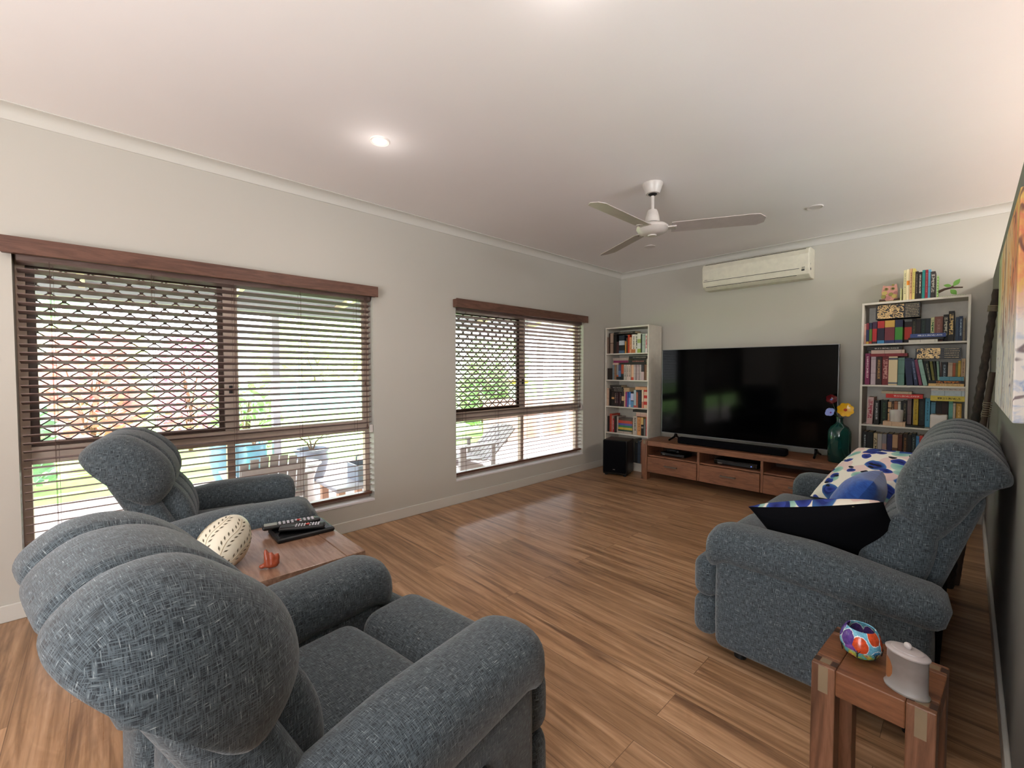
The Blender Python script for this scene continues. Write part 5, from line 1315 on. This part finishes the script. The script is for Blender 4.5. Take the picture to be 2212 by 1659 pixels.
def remap(case, x):
    if case == 'R': return 2.5885 + (x - 2.583) * (3.2005 - 2.5885) / (3.208 - 2.583)
    return .0325 + (x - .010) * (.605 - .0325) / (.596 - .010)
def gold_mat(text=False):
    t = NT('gilt_lettering' if text else 'gilt_ornament'); co = t.coord('Object', loc=(0, 0, 0))
    return t.set(t.ramp(t.noise(co, 60, 3), [(.3, hexc('a88650')), (.7, hexc('e0c088'))]), .4, .3)
M['gilt'] = gold_mat(); M['gilttext'] = gold_mat(True)
def gold_stack(case, sh, x0, x1, z0, n, t, lat, txt, rightlabel):
    """black volumes lying flat whose gilt spines make up one ornament"""
    rnd = random.Random(n); xm = (x0 + x1) / 2
    curves = []
    for k in range(9):
        cx, cz, rr, a0 = rnd.uniform(*lat), rnd.uniform(0, n * t), rnd.uniform(.012, .04), rnd.uniform(0, 6.28)
        curves.append([(cx + rr * math.cos(a0 + q * .45) * (1 - q * .04), cz + rr * .75 * math.sin(a0 + q * .45) * (1 - q * .04)) for q in range(15)])
    ordn = ['lowest', 'second lowest', 'third', 'fourth', 'fifth', 'sixth', 'seventh', 'second highest', 'topmost']
    for k in range(n):
        nm = ordn[k] if n == 9 else ['lowest', 'second', 'third', 'fourth', 'topmost'][k]
        lb = '%s black gilt volume of the stack on the %s, %s' % (nm, SHN[sh], CASE[case])
        m = MB(); w = x1 - x0
        m.box(-w / 2, w / 2, 0, .0025, 0, t - .0004); m.box(-w / 2, w / 2, .0025, .15, 0, .0015); m.box(-w / 2, w / 2, .0025, .15, t - .0019, t - .0004)
        o = m.build('book', M['black'], None, (xm, -.27, z0 + k * t), smooth=False); tag(o, lb, 'book', 'black gilt volumes on the %s' % SHN[sh])
        p = MB(); p.box(-w / 2 + .002, w / 2 - .002, .0025, .146, .0015, t - .0019); p.build('pages', M['paper'], o, smooth=False)
        g = MB()
        # the slice of the ornament on this spine
        step = .0028; x = lat[0]
        while x < lat[1]:
            zz = .0006
            while zz < t - .0016:
                X, Z = x, k * t + zz
                dmin = min((X - a) ** 2 + (Z - b) ** 2 for c in curves for a, b in c)
                edge = min(X - lat[0], lat[1] - X)
                s = mnoise.noise(Vector((X * 45, Z * 70, 3.3)))
                if (dmin < .0036 ** 2 or abs(s) < .13 or s > .42) and edge > .002 * (1 + s):
                    g.box(x - xm, x - xm + step, -.0012, .0002, zz, zz + .0026)
                zz += .0026
            x += step
        if g.v: g.build('gilt_ornament', M['gilt'], o, smooth=False)
        g = MB(); x = txt[0]
        while x < txt[1]:
            L = rnd.uniform(.002, .006); g.box(x - xm, x - xm + L, -.0006, .0002, t * .3, t * .62); x += L + rnd.uniform(.001, .004)
        g.build('gilt_lettering', M['paper'], o, smooth=False)
rb = random.Random(11)
shelves = {}
for b in BOOKS: shelves.setdefault((b[0], b[1]), []).append(b)
tops = {}
for (case, sh), items in shelves.items():
    ys0 = (-.268 if sh else -.25) if case == 'R' else -.358
    zb = SH[case][sh]; lim = (SH[case][sh - 1] - (.017 if sh == 1 else .014)) if sh else 9
    fronts = [b for b in items if b[2] == 'h' and b[9].get('front')]
    vs = sorted([b for b in items if b[2] == 'v'], key=lambda b: b[3]); hs = sorted([b for b in items if b[2] == 'h'], key=lambda b: b[5])
    grp = 'books %s of the %s' % (('on the ' + SHN[sh]) if sh else 'on top', CASE[case])
    placed = []; lastx = -9
    for i, (c_, s_, k_, x0, x1, z0, z1, hx, nm, opt) in enumerate(vs):
        x0, x1 = remap(case, x0), remap(case, x1); h = min(z1 - zb, lim - zb - .004); ang = 0; lean = opt.get('lean', 0)
        if lean:
            x0 -= lean * .5; x1 -= lean * .5; ang = math.atan2(lean, h)
        x0 = max(x0, lastx + .0008)
        if x1 - x0 < .006: x1 = x0 + .006
        lastx = x1
        behind = (case == 'R' and sh == 3 and any(a < x1 and b > x0 for a, b in ((2.755, 2.86), (3.008, 3.118)))) or any(remap(case, f[3]) < x1 and remap(case, f[4]) > x0 for f in fronts)
        ys = (-.185 if behind else ys0 + rb.uniform(-.006, .010)); d = (.13 if behind else rb.uniform(.13, .19))
        pv = vs[i - 1][8] if i else None; nx = vs[i + 1][8] if i + 1 < len(vs) else None
        nb = ('between the %s and %s ones' % (pv, nx)) if pv and nx else ('at the right end after the %s one' % pv if pv else 'at the left end before the %s one' % nx)
        where = ('on the %s of the %s' % (SHN[sh], CASE[case])) if sh else 'standing on top of the right bookcase'
        lb = '%s book %s, %s' % (nm, nb, where)
        if len(lb.split()) > 16: lb = '%s book %s, %s %s' % (nm, nb.replace(' ones', ''), CASE[case].split()[0], SHN[sh])
        if len(lb.split()) > 16: lb = '%s book, %s %s, by %s' % (nm, CASE[case], SHN[sh], pv or nx)
        if False: lb = '%s book beside the %s one, %s' % (nm, pv or nx, where)
        if len(lb.split()) > 16: print('LONG', lb)
        book_v(nm, lb, grp, (x0 + x1) / 2, ys, zb, x1 - x0, d, h, hx, opt, ang)
        placed.append((x0 + min(0, lean), x1 + max(0, lean), ys, zb + h * math.cos(ang), behind))
    ph = []
    for (c_, s_, k_, x0, x1, z0, z1, hx, nm, opt) in hs:
        x0, x1 = remap(case, x0), remap(case, x1); t = max(.006, z1 - z0)
        if opt.get('front'): ys, d = (-.296, .10)
        else: ys, d = ys0 - .004, .14
        base = zb
        if opt.get('top'):
            for p in placed:
                if p[0] < x1 - .002 and p[1] > x0 + .002 and p[3] < z0 + .03: base = max(base, p[3])
        for p in ph:
            if p[0] < x1 - .002 and p[1] > x0 + .002 and p[4] == bool(opt.get('front')) and p[3] < z1 + .02: base = max(base, p[3])
        if base + t > lim - .002: t = max(.004, lim - .002 - base)
        lb = '%s book lying flat %son the %s of the %s' % (nm, 'across others ' if opt.get('top') else '', SHN[sh], CASE[case])
        if len(lb.split()) > 16: print('LONG', lb)
        book_h(nm, lb, grp, x0, x1, ys, base + .0002, t - .0004, d, hx, opt)
        ph.append((x0, x1, ys, base + t, bool(opt.get('front'))))
    tops[case, sh] = placed
def vtop(case, sh, a, b): return max([p[3] for p in tops[case, sh] if p[0] < b and p[1] > a])
gold_stack('R', 1, 2.660, 2.935, 1.6605, 9, .0128, (2.668, 2.838), (2.848, 2.925), '')
gold_stack('R', 2, 2.915, 3.172, vtop('R', 2, 2.915, 3.172) + .0003, 5, .0165, (2.922, 3.06), (3.082, 3.16), '')
# dim books low in the left bookcase
for k, (x0, x1, h, hx, nm) in enumerate(((.36, .40, .27, '4a5048', 'grey green'), (.402, .43, .28, '6a6860', 'pale grey'), (.433, .47, .25, '2a2a2a', 'plain black'), (.473, .51, .27, '3a4450', 'steel'), (.513, .56, .26, '7a5040', 'russet'))):
    book_v(nm, '%s book low in the left bookcase beside the subwoofer' % nm, 'books on the bottom shelf of the left bookcase', (x0 + x1) / 2, -.355, .10, x1 - x0, .17, h, hx, {})
def shelf_pot(label, x, z, y, r0, h, square, shade):
    p = thing('planter_pot', label, 'pot', (x, y, z), 0, 'white pots on the third shelf')
    m = MB()
    if square:
        m.rbox((0, 0, h / 2), (r0 * 2, r0 * 1.7, h), .012); 
    else: m.lathe([(.01, 0), (r0 * .86, 0), (r0 * .92, .004), (r0, h * .9), (r0, h), (r0 * .92, h), (r0 * .88, h * .8), (.005, h * .8)], 28)
    m.build('pot_body', plain('white_ceramic', shade, .3), p)
    s = MB(); s.lathe([(.001, h + .0006), (r0 * .8, h + .0006), (r0 * .8, h - .004), (.001, h - .004)], 20) if square else s.lathe([(.001, h * .82), (r0 * .86, h * .82), (r0 * .86, h * .79), (.001, h * .79)], 20)
    s.build('soil', M['bark'], p)
shelf_pot('round white pot standing on the buff book on the third shelf', 2.808, .7925, -.245, .046, .105, False, 'd6cec8')
shelf_pot('squarish white pot at the right of the third shelf, just above the sofa', 3.062, .7655, -.245, .05, .115, True, 'd6cec8')

# ------------------------------------------------------------------ bookends on the right bookcase
def poly_plate(pts, y0, y1, mat, name, par):
    m = MB(); m.loft([[(x, y0, z) for x, z in pts], [(x, y1, z) for x, z in pts]], True, True); return m.build(name, mat, par, smooth=False)
def ell(cx, cz, a, b, n=20, rot=0): return [(cx + a * math.cos(t) * math.cos(rot) - b * math.sin(t) * math.sin(rot), cz + a * math.cos(t) * math.sin(rot) + b * math.sin(t) * math.cos(rot)) for t in [2 * PI * i / n for i in range(n)]]
def stripes(name, a, b, axis, n):
    t = NT(name); g = t.sep(t.coord('Generated'))[axis]
    f = t.math('GREATER_THAN', t.math('FRACT', t.math('MULTIPLY', g, float(n))), .5)
    return t.set(t.mix(hexc(a), hexc(b), f), .6)
def bookends():
    o = thing('owl_bookend', 'pink patchwork owl bookend at the left end on top of the right bookcase', 'bookend', (2.745, -.24, 1.8))
    m = MB(); m.box(-.072, .072, -.045, .055, 0, .004); m.build('base_plate', stripes('yellow_gingham', 'd6cf8a', 'b8b468', 0, 16), o, smooth=False)
    m = MB(); m.box(.068, .0755, -.045, .055, .004, .10); m.build('upright_plate', stripes('pale_check', 'cfcfa0', 'b0b878', 2, 9), o, smooth=False)
    pink = plain('owl_pink', 'd39a8c', .7); br = plain('owl_brown', '4a372c', .7); ye = plain('owl_yellow', 'c0ac62', .7); gr = plain('owl_olive', '8f8a48', .7); rs = plain('owl_rose', 'b97f7a', .7)
    poly_plate([(-.05, .012), (.048, .012), (.05, .09), (.043, .145), (.02, .133), (-.02, .133), (-.043, .142), (-.052, .09)], -.018, -.006, pink, 'owl_body', o)
    for a in (-1, 1): poly_plate([(a * .068, .004), (a * .02, .004), (a * .03, .022), (a * .064, .026)], -.024, -.006, br, 'owl_foot', o)
    for cx, cz, r, mt in ((-.032, .075, .018, ye), (-.038, .045, .017, gr), (-.012, .033, .018, rs), (.008, .062, .015, gr), (.03, .045, .018, ye), (.038, .07, .014, rs), (.02, .138, .009, gr)):
        poly_plate(ell(cx, cz, r, r * .95, 9), -.023, -.018, mt, 'patch', o)
    for a in (-.022, .02): 
        e = poly_plate(ell(a, .108, .012, .012), -.023, -.018, gr, 'owl_eye', o); poly_plate(ell(a, .108, .006, .006), -.0245, -.023, br, 'pupil', e)
    o = thing('branch_bookend', 'green striped bookend with a leafy branch at the right end', 'bookend', (3.09, -.24, 1.8))
    m = MB(); m.box(-.054, .10, -.045, .055, 0, .004); m.build('base_plate', stripes('green_check', 'a8b890', '6f9a58', 0, 11), o, smooth=False)
    m = MB(); m.box(-.062, -.054, -.045, .055, .0, .17); m.build('upright_plate', stripes('green_stripe', '78a850', 'a8c880', 2, 8), o, smooth=False)
    m = MB(); m.tube([(-.055, -.01, .045), (-.02, -.015, .062), (.02, -.015, .07), (.08, -.015, .064)], [.011, .009, .007, .005], 10); m.tube([(.015, -.015, .068), (.03, -.015, .085), (.034, -.015, .098)], [.006, .005, .004], 8); m.build('branch', br, o)
    for cx, cz, a, b, rt in ((.045, .105, .034, .016, .95), (-.003, .088, .026, .012, -.25), (.03, .035, .03, .017, -.9)):
        poly_plate([(cx + a * math.cos(t) * math.cos(rt) - b * math.sin(t) ** 3 * math.sin(rt), cz + a * math.cos(t) * math.sin(rt) + b * math.sin(t) ** 3 * math.cos(rt)) for t in [2 * PI * i / 24 for i in range(24)]], -.02, -.014, plain('felt_green', '6ea04a', .8), 'leaf', o)
bookends()
# ------------------------------------------------------------------ light
w = bpy.data.worlds.new('overcast_sky'); scene.world = w; w.use_nodes = True
bg = w.node_tree.nodes['Background']; tc = w.node_tree.nodes.new('ShaderNodeTexCoord'); sx = w.node_tree.nodes.new('ShaderNodeSeparateXYZ'); rp = w.node_tree.nodes.new('ShaderNodeValToRGB')
w.node_tree.links.new(tc.outputs['Generated'], sx.inputs[0]); w.node_tree.links.new(sx.outputs[2], rp.inputs[0]); w.node_tree.links.new(rp.outputs[0], bg.inputs[0])
rp.color_ramp.elements[0].color = (.93, .96, 1, 1); rp.color_ramp.elements[1].color = (.72, .84, 1, 1)
bg.inputs[1].default_value = 8.0
def lamp(kind, name, loc, energy, color=(1, 1, 1), rot=(0, 0, 0), **kw):
    d = bpy.data.lights.new(name, kind); d.energy = energy; d.color = color
    for k, v in kw.items(): setattr(d, k, v)
    o = bpy.data.objects.new(name, d); col.objects.link(o); o.location = loc; o.rotation_euler = rot; return o
lamp('SUN', 'sun', (10, 0, 10), 16.0, (1, .96, .9), (math.radians(28), math.radians(22), 0), angle=math.radians(2))
# downlights, then fill lamps added out of view
for x, y in ((.94, -3.909), (2.299, -3.945)):
    lamp('AREA', 'downlight_lamp', (x, y, H - .012), 3, (1, .95, .9), shape='DISK', size=.07)
    lamp('POINT', 'downlight_glow', (x, y, H - .13), .4, (1, .92, .88), shadow_soft_size=.03)
lamp('AREA', 'downlight_lamp', (4.30, -1.4, H - .012), 28, (1, .94, .86), shape='DISK', size=.25)
lamp('POINT', 'rear_fill', (3.6, -7.0, 1.7), 42, (1, .99, .98), shadow_soft_size=.5)  # added fill behind the camera, no fitting there
lamp('AREA', 'rear_ceiling_fill', (2.6, -6.9, .8), 62, (.95, .98, 1), (PI, 0, 0), shape='DISK', size=2.2)  # added upward fill to brighten the ceiling, unseen
lamp('AREA', 'side_ceiling_fill', (5.7, -2.2, 1.72), 70, (.97, .98, 1), (PI, 0, 0), shape='DISK', size=1.4)  # added upward fill beyond the partition for the far ceiling, unseen

scene.view_settings.view_transform = 'Standard'; scene.view_settings.look = 'None'
scene.view_settings.exposure = 0.36; scene.view_settings.gamma = 1.0
scene.cycles.use_denoising = True
scene.cycles.max_bounces = 10; scene.cycles.diffuse_bounces = 5; scene.cycles.transparent_max_bounces = 16; scene.cycles.transmission_bounces = 8
scene.cycles.sample_clamp_indirect = 6.0; scene.cycles.caustics_reflective = False; scene.cycles.caustics_refractive = False
